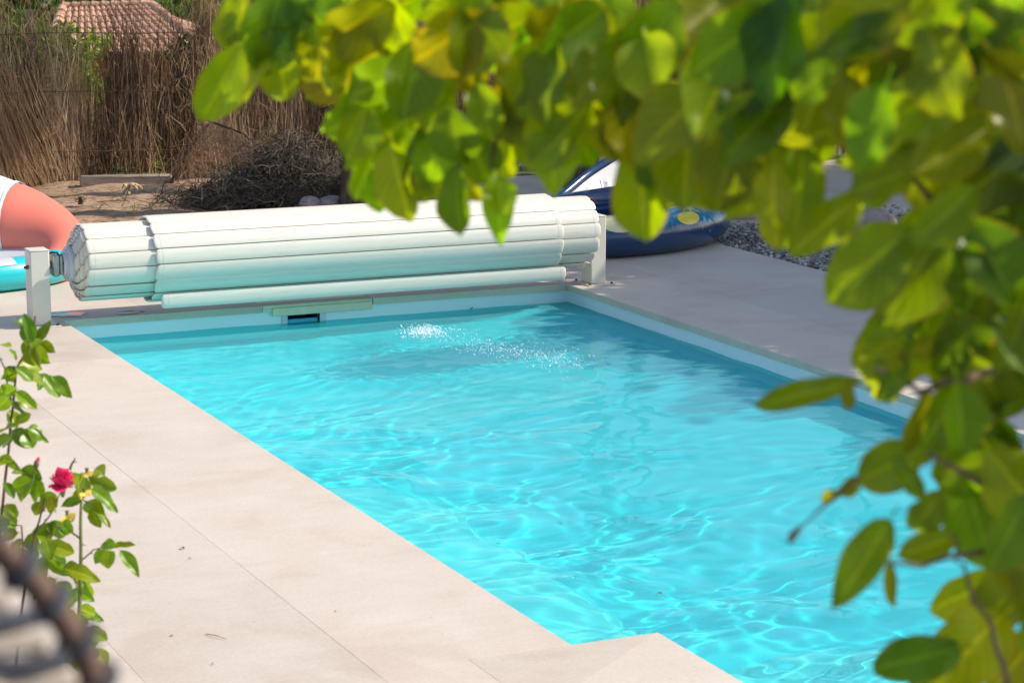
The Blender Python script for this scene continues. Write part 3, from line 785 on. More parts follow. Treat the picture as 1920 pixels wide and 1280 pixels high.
# needles and chips over the bare earth
def gen(i):
    while True:
        x, y = rnd(-3, 4.6), rnd(2.35, 8.6)
        if (Vector((x, y, 0)) - FA).dot(FN) < -.05: break
    z = -.035 + hill(x, y) * min(1, (y - 2.28) * 1.2) + rnd(.003, .012); a = rnd(0, 6.28); l = rnd(.05, .16)
    return (x, y, z), (x + math.cos(a) * l, y + math.sin(a) * l, z + rnd(-.004, .01)), rnd(.0012, .003), np.zeros(3), random.random()
twigs('pine_litter', 6500, gen, M_NEEDLE, None, segs=1, label='pine needles scattered over the bare earth')
# loose pebbles right of the paving
pts = []; rad = []
for i in range(9500):
    x = 5.52 + rnd(0, 1) ** 1.3 * 2.6; y = rnd(-2.2, 2.85)
    pts.append((x, y, -.025 + rnd(0, .03) + .3 * hill(x * 2, y * 2))); rad.append(rnd(.006, .019))
blobs('gravel', pts, rad, M_PEBBLE, 'loose grey and tan pebbles beside the paving', .6, True)
def rock(p, r, label, sq=(1, 1, .7), seed=0):
    rr = np.random.default_rng(seed); bm = bmesh.new(); bmesh.ops.create_icosphere(bm, subdivisions=2, radius=1)
    dirs = rr.normal(size=(9, 3)); dirs /= np.linalg.norm(dirs, axis=1)[:, None]; off = rr.uniform(.62, .9, 9)
    for v in bm.verts:
        q = np.array(v.co[:])
        for d_, o_ in zip(dirs, off):
            s = q @ d_
            if s > o_: q = q - d_ * (s - o_) * .85
        v.co = Vector(q * np.array(sq) * r)
    me = bpy.data.meshes.new('rock'); bm.to_mesh(me); bm.free(); me.materials.append(M_ROCK)
    me.polygons.foreach_set('use_smooth', [True] * len(me.polygons)); me.set_sharp_from_angle(angle=math.radians(28))
    o = put('rock', me); o.location = (p.x, p.y, p.z); o.rotation_euler.z = rr.uniform(0, 6); tag(o, label, 'rock', 'rocks at the garden edge')
q = G(583, 389); rock(q + Vector((0, 0, .03)), .10, 'pinkish rock behind the reel, left of the pine trunk', (1.1, 1, .8), 2)
q = G(622, 386); rock(q + Vector((0, 0, .03)), .11, 'flat grey rock touching the foot of the pine trunk', (1.25, 1, .65), 4)
q = G(598, 388); rock(q + Vector((0, .2, .0)), .07, 'small low stone between the pink rock and the grey rock', (1.2, 1, .6), 5)
q = G(1392, 408); rock(q + Vector((0, 0, .07)), .16, 'purplish grey boulder at the back of the gravel, near the navy float', (1.0, 1, .95), 6)
q = G(1625, 440); rock(q + Vector((0, 0, .05)), .24, 'wide grey boulder on the gravel at the right, under the leaves', (1.2, 1, .75), 7)
q = G(1470, 402); rock(q + Vector((.2, 0, .04)), .15, 'grey boulder between the other two on the gravel', (1.2, 1, .7), 9)

# ------------------------------------------------------------------ the slatted cover wound on its reel
AY, AZ, RO = -.075, .372, .259
def slat_mesh(L):
    """one hollow-chambered slat, along +x, width along y, convex on +z; plugs with rounded corners at both ends"""
    w, th = .0925, .0160; m = MB()
    prof = []
    for i in range(9):
        s = i / 8; y = -w / 2 + w * s; prof.append((y, th / 2 * (1 - abs(2 * s - 1) ** 2.6 * .88)))
    low = [(y, -th / 2 * (1 - abs(2 * (y / w + .5) - 1) ** 2.6 * .8)) for y, z in prof][::-1]
    ring = prof + low; n = len(ring)
    def sec(x, sy=1.0, sz=1.0): return [(x, y * sy, z * sz) for y, z in ring]
    cap = .042
    rounds = [(0, .55, .55), (.003, .74, .8), (.010, .92, 1.0), (.022, 1.0, 1.0)]
    xs = [(x, a, b) for x, a, b in rounds] + [(cap - .0022, 1, 1), (cap - .002, .965, .84), (cap, .965, .84), (cap + .0002, 1, 1)]
    allx = xs + [(L - x, a, b) for x, a, b in xs[::-1]]
    vs = []
    for x, a, b in allx: vs += sec(x, a, b)
    fs = []; k = len(allx)
    for i in range(k - 1):
        for j in range(n): fs.append((i * n + j, i * n + (j + 1) % n, (i + 1) * n + (j + 1) % n, (i + 1) * n + j))
    fs += [tuple(range(n - 1, -1, -1)), tuple((k - 1) * n + j for j in range(n))]
    m.add(vs, fs, 0, True); return m.mesh('slat', M_SLAT, 38)
def reel():
    base = Vector((1.8, AY, 0))
    r = thing('pool_cover_reel', base, 'cream slatted pool cover wound on a reel between two short posts', 'pool cover')
    full, short = slat_mesh(3.56), slat_mesh(2.84)
    def slat(me, x, ang, rad, tilt=0.0):
        # ang measured from straight up towards the pool; slat lies tangent to the roll
        o = put('slat', me, r, world=False)
        nrm = Vector((0, -math.sin(ang), math.cos(ang))); y = Vector((0, math.cos(ang), math.sin(ang)))
        rot = Matrix((Vector((1, 0, 0)), y, nrm)).transposed().to_4x4()
        if tilt: rot = rot @ Matrix.Rotation(tilt, 4, 'X')
        rot.translation = Vector((x, AY, AZ)) + nrm * rad - base
        o.matrix_basis = rot
    # inner wraps: full-width slats on a spiral
    ang = math.radians(103); rad = RO - .0135
    while rad > .118:
        st = .0982 / rad
        slat(full, .036 + .06 * (rad - .118) / .13 + rnd(-.010, .010), ang, rad, math.radians(2.5)); ang -= st; rad -= .0158 * st / (2 * math.pi)
    # outer wrap and a little more: the shorter slats of the stepped end
    ang = math.radians(121); rad = RO + .010
    for k in range(19):
        st = .0985 / rad
        slat(short, .523 + rnd(-.003, .003), ang - st * k, rad, math.radians(2.5))
    # last slat, hanging free below the front of the roll
    slat(short, .575, math.radians(106), RO + .012 + .0, 0) if False else None
    o = put('slat', short, r, world=False)
    M = Matrix((Vector((1, 0, 0)), Vector((0, -.10, 1)).normalized(), Vector((0, -1, -.10)).normalized())).transposed().to_4x4()
    M.translation = Vector((.565, AY - .215, AZ - .245)) - base; o.matrix_basis = M
    m = MB(); m.cyl((.012, AY, AZ), (3.66, AY, AZ), .112, 28); m.build('axle_tube', M_FLANGE, r)
    # left end: flange, gear housing, shaft, cable
    m = MB(); m.tube([(.002, AY, AZ), (.014, AY, AZ), (.030, AY, AZ)], [.094, .094, .086], 32)
    m.tube([(-.014, AY, AZ), (.002, AY, AZ)], [.072, .078], 28); fl = m.build('end_flange', M_FLANGE, r)
    m = MB()
    for k in range(5):
        a = k * 1.2566 + .4; m.cyl((-.019, AY + .06 * math.cos(a), AZ + .06 * math.sin(a)), (-.011, AY + .06 * math.cos(a), AZ + .06 * math.sin(a)), .006, 6)
    m.build('screw', M_RUST, fl)
    m = MB(); m.bbox((-.084, AY - .062, AZ - .068), (-.040, AY + .062, AZ + .066), .008); m.bbox((-.040, AY - .05, AZ - .06), (-.016, AY + .05, AZ + .06), .006)
    m.bbox((-.086, AY - .064, AZ - .012), (-.074, AY + .064, AZ + .014), .003); m.build('motor_housing', M_STEEL, r)
    m = MB(); m.cyl((-.12, AY, AZ), (-.07, AY, AZ), .017, 14); m.cyl((-.100, AY, AZ), (-.088, AY, AZ), .026, 6); m.build('shaft', M_STEEL, r)
    m = MB(); m.tube([(-.115, AY - .02, AZ + .060), (-.100, AY - .03, AZ + .079), (-.08, AY - .03, AZ + .085), (-.05, AY - .03, AZ + .08), (-.03, AY - .03, AZ + .055)], .007, 8); m.build('cable', M_BLACK, r)
    # posts with cap, foot plate and bolts
    def post(x0, x1, y0, y1, h):
        m = MB(); m.bbox((x0, y0, .008), (x1, y1, h - .006), .005); p = m.build('post', M_POST, r)
        m = MB(); m.bbox((x0 - .002, y0 - .002, h - .006), (x1 + .002, y1 + .002, h), .002); m.build('post_cap', M_POST, p)
        m = MB(); m.bbox((x0 - .045, y0 - .055, .0008), (x1 + .05, y1 + .05, .0078), .0015); fp = m.build('foot_plate', M_POST, p)
        for bx in (x0 - .025, x1 + .03):
            for by in (y0 - .032, y1 + .03):
                m = MB(); m.cyl((bx, by, .0078), (bx, by, .0125), .0105, 10); m.cyl((bx, by, .0125), (bx, by, .022), .0065, 6); m.build('bolt', M_RUST, p)
        return p
    p = post(-.232, -.112, -.165, -.015, .482)
    m = MB(); m.cyl((-.250, AY - .03, AZ + .0), (-.232, AY - .03, AZ), .013, 6); m.cyl((-.261, AY - .03, AZ), (-.250, AY - .03, AZ), .009, 8); m.build('knob', M_RUST, p)
    post(3.683, 3.796, -.125, .03, .482)
    m = MB(); m.cyl((3.64, AY, AZ), (3.683, AY, AZ), .03, 14); m.build('shaft', M_STEEL, r)
reel()

# skimmer in the far wall and the beige lid set into the coping above it
def skimmer():
    x0, x1, z0, z1 = SK; s = thing('skimmer', ((x0 + x1) / 2, .03, z0), 'pale rectangular skimmer mouth with a blue flap in the far pool wall', 'skimmer')
    y = .03; m = MB()
    for a, b in (((x0 - .043, y - .009, z0 - .03), (x0, y + .03, z1 + .042)), ((x1, y - .009, z0 - .03), (x1 + .045, y + .03, z1 + .042)), ((x0, y - .009, z1), (x1, y + .03, z1 + .042)), ((x0, y - .009, z0 - .03), (x1, y + .03, z0))):
        m.bbox(a, b, .0025)
    m.build('frame', M_FLANGE, s)
    m = MB()
    for a, b in (((x0, .06, z0 + .001), (x0 + .004, .295, z1)), ((x1 - .004, .06, z0 + .001), (x1, .295, z1)), ((x0, .06, z1 - .004), (x1, .295, z1)), ((x0, .06, z0 + .001), (x1, .295, z0 + .005)), ((x0, .285, z0), (x1, .295, z1))): m.box(a, b)
    m.build('throat', M_DARK, s)
    m = MB(); m.bbox((x0 + .006, .05, z0 + .006), (x1 - .006, .058, WZ + .020), .002); m.build('flap', M_FLAP, s)
    m = MB()
    for i in range(2):
        for j in range(2): m.cyl((x0 - .024 if i == 0 else x1 + .024, y - .0105, z0 - .01 if j == 0 else z1 + .02), (x0 - .024 if i == 0 else x1 + .024, y - .008, z0 - .01 if j == 0 else z1 + .02), .004, 8)
    m.build('screw', M_RUST, s)
skimmer()
def lid():
    l = thing('coping_lid', (1.72, .15, -.05), 'beige plastic lid let into the far coping above the skimmer', 'lid')
    m = MB(); m.add([(1.335, .335, .004), (2.105, .335, .004), (2.105, .0, -.004), (1.335, .0, -.004), (1.335, .335, -.02), (2.105, .335, -.02), (2.105, .004, -.02), (1.335, .004, -.02)],
                    [(3, 2, 1, 0), (4, 5, 6, 7), (0, 1, 5, 4), (1, 2, 6, 5), (2, 3, 7, 6), (3, 0, 4, 7)]); m.build('lid_top', M_LID, l)
    m = MB(); m.bbox((1.40, -.006, -.075), (2.103, .014, -.0205), .003); m.build('front_strip', M_LID, l)
    m = MB(); m.bbox((1.333, .005, -.046), (1.40, .03, -.0205), .003); m.build('end_strip', M_LID, l)
lid()
# wet patches on the corner of the coping
def puddle(px, py, a, b, label, seed):
    c = G(px, py); m = MB(); rr = random.Random(seed); n = 22
    ring = [(c.x + a * math.cos(t) * f, c.y + b * math.sin(t) * f, .0032) for t, f in ((2 * math.pi * i / n, rr.uniform(.75, 1.15)) for i in range(n))]
    m.add(ring + [(p[0] + (c.x - p[0]) * .06, p[1] + (c.y - p[1]) * .06, .0045) for p in ring], [(i, (i + 1) % n, n + (i + 1) % n, n + i) for i in range(n)] + [tuple(n + i for i in range(n))], 0, True)
    t = M_PUD; o = m.build('puddle', t, None, auto=None); tag(o, label, 'puddle', kind='thing')
def m_pud():
    t = NT('wet_film'); t.base(t.ramp(t.noise(t.world(), 30), [(.3, (.40, .36, .33)), (.7, (.46, .42, .38))])); t.b.inputs['Roughness'].default_value = .16; return t.m
M_PUD = m_pud()
puddle(130, 590, .13, .10, 'small wet patch on the coping at the far left corner of the pool', 1)
puddle(241, 586.5, .10, .06, 'small wet patch on the far coping right of the corner, under the reel', 2)

# ------------------------------------------------------------------ inflatables
def ring_pt(C, a, b, rot, rfun, phi, th, out=0.0, zfun=None):
    r = rfun(phi) + out; cx, sx = math.cos(phi), math.sin(phi)
    ax = Vector((math.cos(rot), math.sin(rot), 0)); ay = Vector((-ax.y, ax.x, 0))
    p = C + ax * (a * cx) + ay * (b * sx)
    nrm = (ax * (b * cx) + ay * (a * sx)).normalized()
    z = rfun(phi) * .97 + (zfun(phi) if zfun else 0)
    return p + nrm * (r * math.cos(th)) + Vector((0, 0, z + r * math.sin(th) * .98))
def ring_seg(C, a, b, rot, rfun, p0, p1, zfun=None, n=20, k=22, t0=0, t1=2 * math.pi, out=0.0, pucker=.0):
    m = MB(); vs = []
    full = abs(t1 - t0 - 2 * math.pi) < 1e-6
    kk = k if full else k + 1
    for i in range(n + 1):
        ph = p0 + (p1 - p0) * i / n
        sq = 1 - pucker * (1 - math.sin(math.pi * i / n) ** .35)
        for j in range(kk): vs.append(ring_pt(C, a, b, rot, lambda q: rfun(q) * sq, ph, t0 + (t1 - t0) * j / k, out, zfun))
    fs = []
    for i in range(n):
        for j in range(k):
            fs.append((i * kk + j, (i + 1) * kk + j, (i + 1) * kk + (j + 1) % kk if full else (i + 1) * kk + j + 1, i * kk + (j + 1) % kk if full else i * kk + j + 1))
    m.add(vs, fs, 0, True); return m
def coral_float():
    C = Vector((-.42, 1.86, 0)); o = thing('inflatable_lounger', (C.x, C.y, 0), 'coral, white and teal inflatable lounger with a fat backrest, left of the reel', 'pool float')
    def rf(p): s = math.sin(p); return .118 + .268 * max(0, (s + .6) / 1.6) ** 1.25
    def zf(p): s = math.sin(p); return .02 * max(0, s)
    a, b = .89, .60
    R = math.radians
    for p0, p1, mat, nm in ((R(-32), R(42), M_CORAL, 'coral_back_panel'), (R(42), R(118), M_WHITEV, 'white_back_panel'), (R(118), R(205), M_CORAL, 'coral_side_panel'), (R(205), R(328), M_TEAL, 'teal_front_tube')):
        ring_seg(C, a, b, 0, rf, p0, p1, zf, 28, 26, pucker=.02).build(nm, mat, o)
    # pale triangular patch over the front tube, and the welded edge strips
    m = ring_seg(C, a, b, 0, rf, R(268), R(296), zf, 14, 10, R(40), R(120), .003); m.build('pale_patch', M_GREYV, o)
    ring_seg(C, a, b, 0, rf, R(41), R(43), zf, 3, 26, out=.003).build('weld_strip', M_WHITEV, o)
    # seat: mesh cloth disc with a coral and white rim
    m = MB(); n = 48; pts = [Vector((C.x + (a - .08) * math.cos(t), C.y + (b - .07) * math.sin(t), .225 + .05 * math.sin(t))) for t in (2 * math.pi * i / n for i in range(n))]
    vs = [C + Vector((0, 0, .13))]; fs = []
    for q in (.4, .75, 1.0):
        vs += [C + (p - C) * q * Vector((1, 1, 0)).length / math.sqrt(2) if False else Vector((C.x + (p.x - C.x) * q, C.y + (p.y - C.y) * q, .13 + (p.z - .13) * q ** 2)) for p in pts]
    for i in range(n): fs.append((0, 1 + i, 1 + (i + 1) % n))
    for l in range(2):
        for i in range(n): fs.append((1 + l * n + i, 1 + (l + 1) * n + i, 1 + (l + 1) * n + (i + 1) % n, 1 + l * n + (i + 1) % n))
    m.add(vs, fs, 0, True); m.build('mesh_seat', M_MESHCLOTH, o)
    for i0, i1, mat, nm in ((-2, 13, M_CORAL, 'coral_rim'), (13, 22, M_WHITEV, 'white_rim')):
        m = MB(); m.tube([pts[i % n] + Vector((0, 0, .035)) for i in range(i0, i1 + 1)], .032, 10); m.build(nm, mat, o)
    m = MB(); q = ring_pt(C, a, b, 0, rf, R(318), R(40), .0, zf); m.tube([q, q + Vector((.012, -.012, .016))], [.016, .012], 10); m.build('valve', M_GREYV, o)
coral_float()
def navy_float():
    C = Vector((4.76, 1.72, 0)); rot = math.radians(24); a, b = .98, .66
    o = thing('inflatable_ring', (C.x, C.y, 0), 'navy inflatable ring printed with fruit and palm leaves on the shaded paving', 'pool float')
    R = math.radians
    rf = lambda p: .165 + .008 * math.sin(3 * p)
    zf = lambda p: .05 * max(0, math.cos(p)) ** 3
    ring_seg(C, a, b, rot, rf, 0, 2 * math.pi, zf, 72, 24).build('tube', M_NAVY, o)
    # the lighter printed band on top of the tube and its motifs
    ring_seg(C, a, b, rot, rf, R(205), R(372), zf, 60, 8, R(22), R(150), .0015).build('printed_band', M_BLUE, o)
    def motif(name, pc, tc, poly, mat):
        m = MB(); vs = [ring_pt(C, a, b, rot, rf, pc, tc, .0042, zf)]
        for ring_ in (.5, 1.0):
            for u, v in poly: vs.append(ring_pt(C, a, b, rot, rf, pc + u * ring_ / .85, tc + v * ring_ / .165, .0042, zf))
        n = len(poly); fs = [(0, 1 + i, 1 + (i + 1) % n) for i in range(n)] + [(1 + i, 1 + n + i, 1 + n + (i + 1) % n, 1 + (i + 1) % n) for i in range(n)]
        m.add(vs, fs, 0, True); m.build(name, mat, o)
    def oval(w, h, n=20): return [(w * math.cos(2 * math.pi * i / n), h * math.sin(2 * math.pi * i / n)) for i in range(n)]
    def star(r0, r1, k, sq=1.0): return [((r1 if i % 2 == 0 else r0) * math.cos(math.pi * i / k) * sq, (r1 if i % 2 == 0 else r0) * math.sin(math.pi * i / k)) for i in range(2 * k)]
    def spray(name, pc, tc, r, mat, k=9, a0=0, a1=6.28):
        m = MB()
        for i in range(k):
            an = a0 + (a1 - a0) * i / k + rnd(-.1, .1); l = r * rnd(.75, 1.1); wv = .16
            pl = [(0, 0), (.5 * l * math.cos(an + wv), .5 * l * math.sin(an + wv)), (l * math.cos(an), l * math.sin(an)), (.5 * l * math.cos(an - wv), .5 * l * math.sin(an - wv))]
            m.add([ring_pt(C, a, b, rot, rf, pc + u / .85, tc + v / .165, .0034, zf) for u, v in pl], [(0, 1, 2, 3)], 0, True)
        m.build(name, mat, o)
    for ph, tt, r_, mat, k_ in ((222, 75, .15, M_PALEBLUE, 11), (243, 62, .17, M_PALEBLUE, 12), (252, 85, .16, M_LEAFBLUE, 11), (258, 45, .13, M_LEAFBLUE, 10), (266, 70, .20, M_PALEBLUE, 13), (281, 50, .17, M_LEAFBLUE, 12), (287, 85, .16, M_PALEBLUE, 11), (305, 75, .15, M_LEAFBLUE, 10), (322, 70, .14, M_PALEBLUE, 10)):
        spray('palm_print', R(ph), R(tt), r_, mat, k_)
    motif('fruit_print', R(233), R(52), oval(.15, .10), M_CREAM); motif('fruit_print', R(268), R(36), oval(.10, .055), M_YELLOW)
    motif('fruit_print', R(273), R(72), star(.035, .10, 7), M_CREAM); motif('fruit_print', R(299), R(62), oval(.05, .11), M_RED)
    motif('fruit_print', R(313), R(60), oval(.075, .11), M_YELLOW); motif('fruit_print', R(214), R(60), star(.04, .10, 6), M_PALEBLUE)
    m = MB()
    for i in range(9):
        u, v = rnd(-.09, .09), rnd(-.05, .05)
        m.add([ring_pt(C, a, b, rot, rf, R(233) + (u + du) / .85, R(55) + (v + dv) / .165, .006, zf) for du, dv in ((0, 0), (.008, 0), (.008, .007), (0, .007))], [(0, 1, 2, 3)])
    m.build('seed_print', M_TIMBER, o)
    m = MB()
    for i in range(6):
        u = -.04 + i * .016
        m.add([ring_pt(C, a, b, rot, rf, R(313) + (u + du) / .85, R(62) + v / .165, .006, zf) for du, v in ((0, -.07), (.006, -.07), (.010, .07), (.005, .07))], [(0, 1, 2, 3)])
    m.build('stripe_print', M_NAVY, o)
    # inner floor and headrest at the back
    m = MB(); n = 40; ax = Vector((math.cos(rot), math.sin(rot), 0)); ay = Vector((-ax.y, ax.x, 0))
    m.add([C + Vector((0, 0, .05))] + [C + ax * (.9 * math.cos(t)) + ay * (.58 * math.sin(t)) + Vector((0, 0, .09)) for t in (2 * math.pi * i / n for i in range(n))], [(0, 1 + i, 1 + (i + 1) % n) for i in range(n)], 0, True)
    m.build('floor_sheet', M_NAVY, o)
    m = MB(); pts = [C + ax * (.9 * math.cos(R(t))) + ay * (.60 * math.sin(R(t))) + Vector((0, 0, .22)) for t in range(15, 120, 9)]
    m.tube(pts, [.02] + [.095] * (len(pts) - 2) + [.02], 16); hr = m.build('headrest', M_NAVY, o)
    m = MB()
    for i, q in enumerate((3, 6, 9)):
        p = pts[q] - ay * .10 - ax * .02; m.tube([p + Vector((-.07, 0, .05)), p + Vector((0, -.01, .06)), p + Vector((.07, 0, .03))], [.004, .014, .004], 6)
    m.build('flower_print', M_RED, hr)
navy_float()
def canopy():
    """a pale printed sun canopy with a navy border, lying tilted behind the ring"""
    p00, p10, p11, p01 = G(1030, 384) + Vector((-.05, -.55, .02)), Vector((6.15, 2.75, .05)), Vector((6.05, 3.25, .62)), A(1172, 296, 19.2)
    o = thing('folded_canopy', (5.5, 2.9, -.03), 'pale grey cloth canopy with a leaf print and navy border, tilted behind the navy ring', 'canopy')
    a = Vector((4.72, 2.62, .20)); b = Vector((5.47, 2.92, .53)); c = Vector((6.25, 3.02, .42)); d = Vector((6.10, 2.50, .03)); e = Vector((4.95, 2.30, .10))
    def S2(u, v):
        lo = a.lerp(e, .45).lerp(d, u) if True else None
        hi = a.lerp(b, min(1, .02 + u * 1.25)) if u < .78 else b.lerp(c, (u - .78) / .22)
        p = lo.lerp(hi, v)
        return p + Vector((0, .02 * math.sin(u * 9 + v * 4), .018 * math.sin(u * 7) * math.sin(v * 3.1) - .05 * math.sin(math.pi * u) * math.sin(math.pi * v)))
    n = 24; m = MB(); vs = []; fs = []
    for s in (0, 1):
        for i in range(n + 1):
            for j in range(n + 1): vs.append(S2(i / n, j / n) - Vector((0, -.012 * s, .012 * s)))
    N_ = (n + 1) ** 2
    for i in range(n):
        for j in range(n):
            q = i * (n + 1) + j; fs += [(q, q + n + 1, q + n + 2, q + 1), (N_ + q + 1, N_ + q + n + 2, N_ + q + n + 1, N_ + q)]
    m.add(vs, fs, 0, True); m.build('cloth', M_CANOPY, o, auto=None)
    m = MB(); m.tube([S2(u, 1.0) + Vector((-.02, .03, .02)) for u in np.linspace(0, .8, 14)], [.015] + [.032] * 12 + [.02], 12)
    m.tube([S2(0, v) for v in np.linspace(0, 1, 8)], .02, 10); m.build('navy_border', M_NAVY, o)
    m = MB(); m.tube([S2(u, 1.0) + Vector((.0, .01, -.005)) for u in np.linspace(.78, 1, 6)], .02, 8); m.build('rod', M_STEEL, o)
    # printed sprigs
    def sprig(u0, v0, r, mat, k=8, nm='leaf_print'):
        m = MB()
        for i in range(k):
            an = rnd(0, 6.28); l = r * rnd(.5, 1.1); q = .22; cu, cv = u0 + rnd(-.3, .3) * r, v0 + rnd(-.5, .5) * r
            pl = [(0, 0), (.5 * l * math.cos(an + q), .9 * l * math.sin(an + q)), (l * math.cos(an), 1.8 * l * math.sin(an)), (.5 * l * math.cos(an - q), .9 * l * math.sin(an - q))]
            m.add([S2(cu + x, cv + y) + Vector((0, -.004, .004)) for x, y in pl], [(0, 1, 2, 3)])
        m.build(nm, mat, o)
    for u, v, r in ((.30, .72, .10), (.36, .55, .11), (.40, .38, .10), (.46, .80, .08), (.30, .45, .09)): sprig(u, v, r, M_INKPALE, 9); sprig(u + .02, v - .02, r * .7, M_INK, 5)
canopy()

# ------------------------------------------------------------------ small litter on the paving and on the water
M_DEADLEAF = simple('dead_leaf', (.34, .20, .09), (.20, .10, .045), .8, 30)
def dry_leaf(px, py, s, z, rot, label, mat=M_DEADLEAF, name='dry_leaf', cat='leaf'):
    p = G(px, py, z); m = MB(); n = 7
    vs = []
    for i in range(n):
        t = i / (n - 1); w = .34 * math.sin(math.pi * (.06 + .9 * t)); zz = .12 * math.sin(t * 3.1) + .02
        vs += [(-w, t - .5, zz + w * .5), (0, t - .5, zz), (w, t - .5, zz + w * .6)]
    m.add([(x * s, y * s, z_ * s) for x, y, z_ in vs], [f for i in range(n - 1) for f in ((3 * i, 3 * i + 1, 3 * i + 4, 3 * i + 3), (3 * i + 1, 3 * i + 2, 3 * i + 5, 3 * i + 4))], 0, True)
    o = m.build(name, mat); o.location = (p.x, p.y, z + .0015); o.rotation_euler.z = rot; tag(o, label, cat)
dry_leaf(342, 1029, .024, 0, .4, 'tiny brown leaf on the beige tiles right of the rose')
dry_leaf(356, 1047, .012, 0, 1.2, 'dark speck of leaf just below the brown leaf on the tiles')
dry_leaf(323, 1192, .016, 0, 2.0, 'small brown leaf scrap on the tiles left of the thin twig')
dry_leaf(1237, 1114, .026, WZ + .004, .5, 'small dark leaf floating on the water near the pool notch')
dry_leaf(398, 1245, .012, 0, .8, 'brown speck low on the tiles, below the thin twig')
dry_leaf(630, 1146, .011, 0, 2.2, 'brown speck on the tiles beside the pool edge')
def bit(a, b, r, mat, name, label, cat, z=0.0):
    p, q = G(*a, z), G(*b, z); m = MB(); md = p.lerp(q, .5) + Vector((0, 0, .008)); m.tube([p + Vector((0, 0, .004)), md, q + Vector((0, 0, .004))], [r, r, r * .5], 6); o = m.build(name, mat)
    p0 = Vector((p.x, p.y, z)); tag(o, label, cat)
bit((386, 1190), (424, 1199), .0016, M_DEADLEAF, 'twig', 'thin brown twig lying on the beige tiles near the bottom', 'twig')
bit((882, 581), (892, 574), .003, M_TWIG, 'twig', 'short dark twig floating by the far pool wall', 'twig', WZ + .003)
def heap_leaf():
    c = G(240, 368); o = thing('curled_leaf_clump', (c.x, c.y, -.02), 'clump of curled dry palm leaf on the bare earth', 'dry leaves')
    for k in range(6):
        m = MB(); a = -.5 + k * .5; d = Vector((math.cos(a), math.sin(a) * .5, 0)); L = rnd(.14, .24); sd_ = Vector((-d.y, d.x, 0)) * .035
        vs = []
        for i in range(6):
            t = i / 5; p = c + d * (L * (t - .3)) + Vector((0, 0, .02 + .09 * math.sin(t * 2.7))); w = math.sin(math.pi * (.12 + .82 * t)); vs += [p - sd_ * w, p + Vector((0, 0, .012)), p + sd_ * w]
        m.add(vs, [f for i in range(5) for f in ((3 * i, 3 * i + 1, 3 * i + 4, 3 * i + 3), (3 * i + 1, 3 * i + 2, 3 * i + 5, 3 * i + 4))], 0, True); m.build('curled_leaf', M_NEEDLE_L, o)
M_NEEDLE_L = simple('straw_leaf', (.52, .38, .21), (.34, .22, .11), .7, 12)
heap_leaf()
def cone():
    c = G(151, 381); o = thing('pine_cone', (c.x, c.y, -.02), 'small dark pine cone on the bare earth', 'pine cone')
    m = MB(); m.tube([c + Vector((0, 0, -.01)), c + Vector((0, 0, .05))], [.026, .012], 8); m.build('core', M_DRY_CONE, o)
    for k in range(26):
        a = k * 2.4; z = .0 + .055 * k / 26; r = .052 * math.sin(math.pi * (.25 + .7 * k / 26)); m = MB(); d = Vector((math.cos(a), math.sin(a), .25)); s = Vector((-d.y, d.x, 0)) * .011
        p = c + Vector((0, 0, z)); m.add([p - s * .4, p + s * .4, p + d * r + s, p + d * r * 1.2 + Vector((0, 0, .006)), p + d * r - s], [(0, 1, 2, 3, 4)]); m.build('scale', M_DRY_CONE, o)
M_DRY_CONE = simple('cone_brown', (.16, .10, .065), (.07, .045, .03), .8, 40)
cone()
def sprout(px, py, h, label, seed):
    c = G(px, py); o = thing('weed_sprout', (c.x, c.y, -.03), label, 'weed'); random.seed(seed)
    for k in range(4):
        m = MB(); a = rnd(0, 6.28); d = Vector((math.cos(a), math.sin(a) * .5, 0)) * rnd(.03, .09); m.tube([c, c + d * .5 + Vector((0, 0, h * .7)), c + d + Vector((0, 0, h * rnd(.8, 1.1)))], [.004, .003, .001], 5); m.build('blade', M_GREENSTEM, o)
sprout(253, 402, .12, 'little green weed sprouting from the earth behind the reel', 3); sprout(281, 397, .10, 'second weed sprout behind the reel, to the right of the taller one', 4)

# ------------------------------------------------------------------ foreground: leaf shapes
def leaf_mesh(name, mat, prof, curl=.18, fold=.16, wave=.03, petiole=.16, tip=0.0, seed=0, nt=9):
    """blade one unit long along +y and one unit wide, folded along the midrib, with a short stalk"""
    rr = random.Random(seed); V = []; F = []; UV = []
    cols = [-1, -.68, -.34, 0, .34, .68, 1]
    for i in range(nt):
        t = i / (nt - 1); w = .5 * prof(t)
        for c in cols:
            x = c * w * (1 + .10 * math.sin(t * 4 + seed * 1.7) * (1 if c > 0 else -1) + .025 * math.sin(t * 19 + seed + c)) + .05 * math.sin(t * 3.2 + seed) * t
            z = fold * abs(c) * w - curl * t * t + wave * math.sin(t * 11 + c * 2.3 + seed) * abs(c) + rr.uniform(-.006, .006)
            V.append((x, t + tip * (1 - abs(c)) * 0, z)); UV.append((.5 + c * .5, t))
    n = len(cols)
    for i in range(nt - 1):
        for j in range(n - 1): F.append((i * n + j, i * n + j + 1, (i + 1) * n + j + 1, (i + 1) * n + j))
    b = len(V); s = .022
    for y, z in ((-petiole, .03), (0.02, -.004)):
        for dx, dz in ((-s, 0), (s, 0), (0, -s * 1.6)): V.append((dx, y, z + dz)); UV.append((.5, .02))
    for j in range(3):
        k = (j + 1) % 3; F.append((b + j, b + k, b + 3 + k, b + 3 + j))
    me = bpy.data.meshes.new(name); me.from_pydata(V, [], F); me.materials.append(mat)
    uv = me.uv_layers.new(name='UVMap')
    for l in me.loops: uv.data[l.index].uv = UV[l.vertex_index]
    me.polygons.foreach_set('use_smooth', [True] * len(F)); me.update(); return me
def p_obov(t): return max(.0, math.sin(math.pi * min(1, .03 + .97 * t) ** 1.15)) ** .62
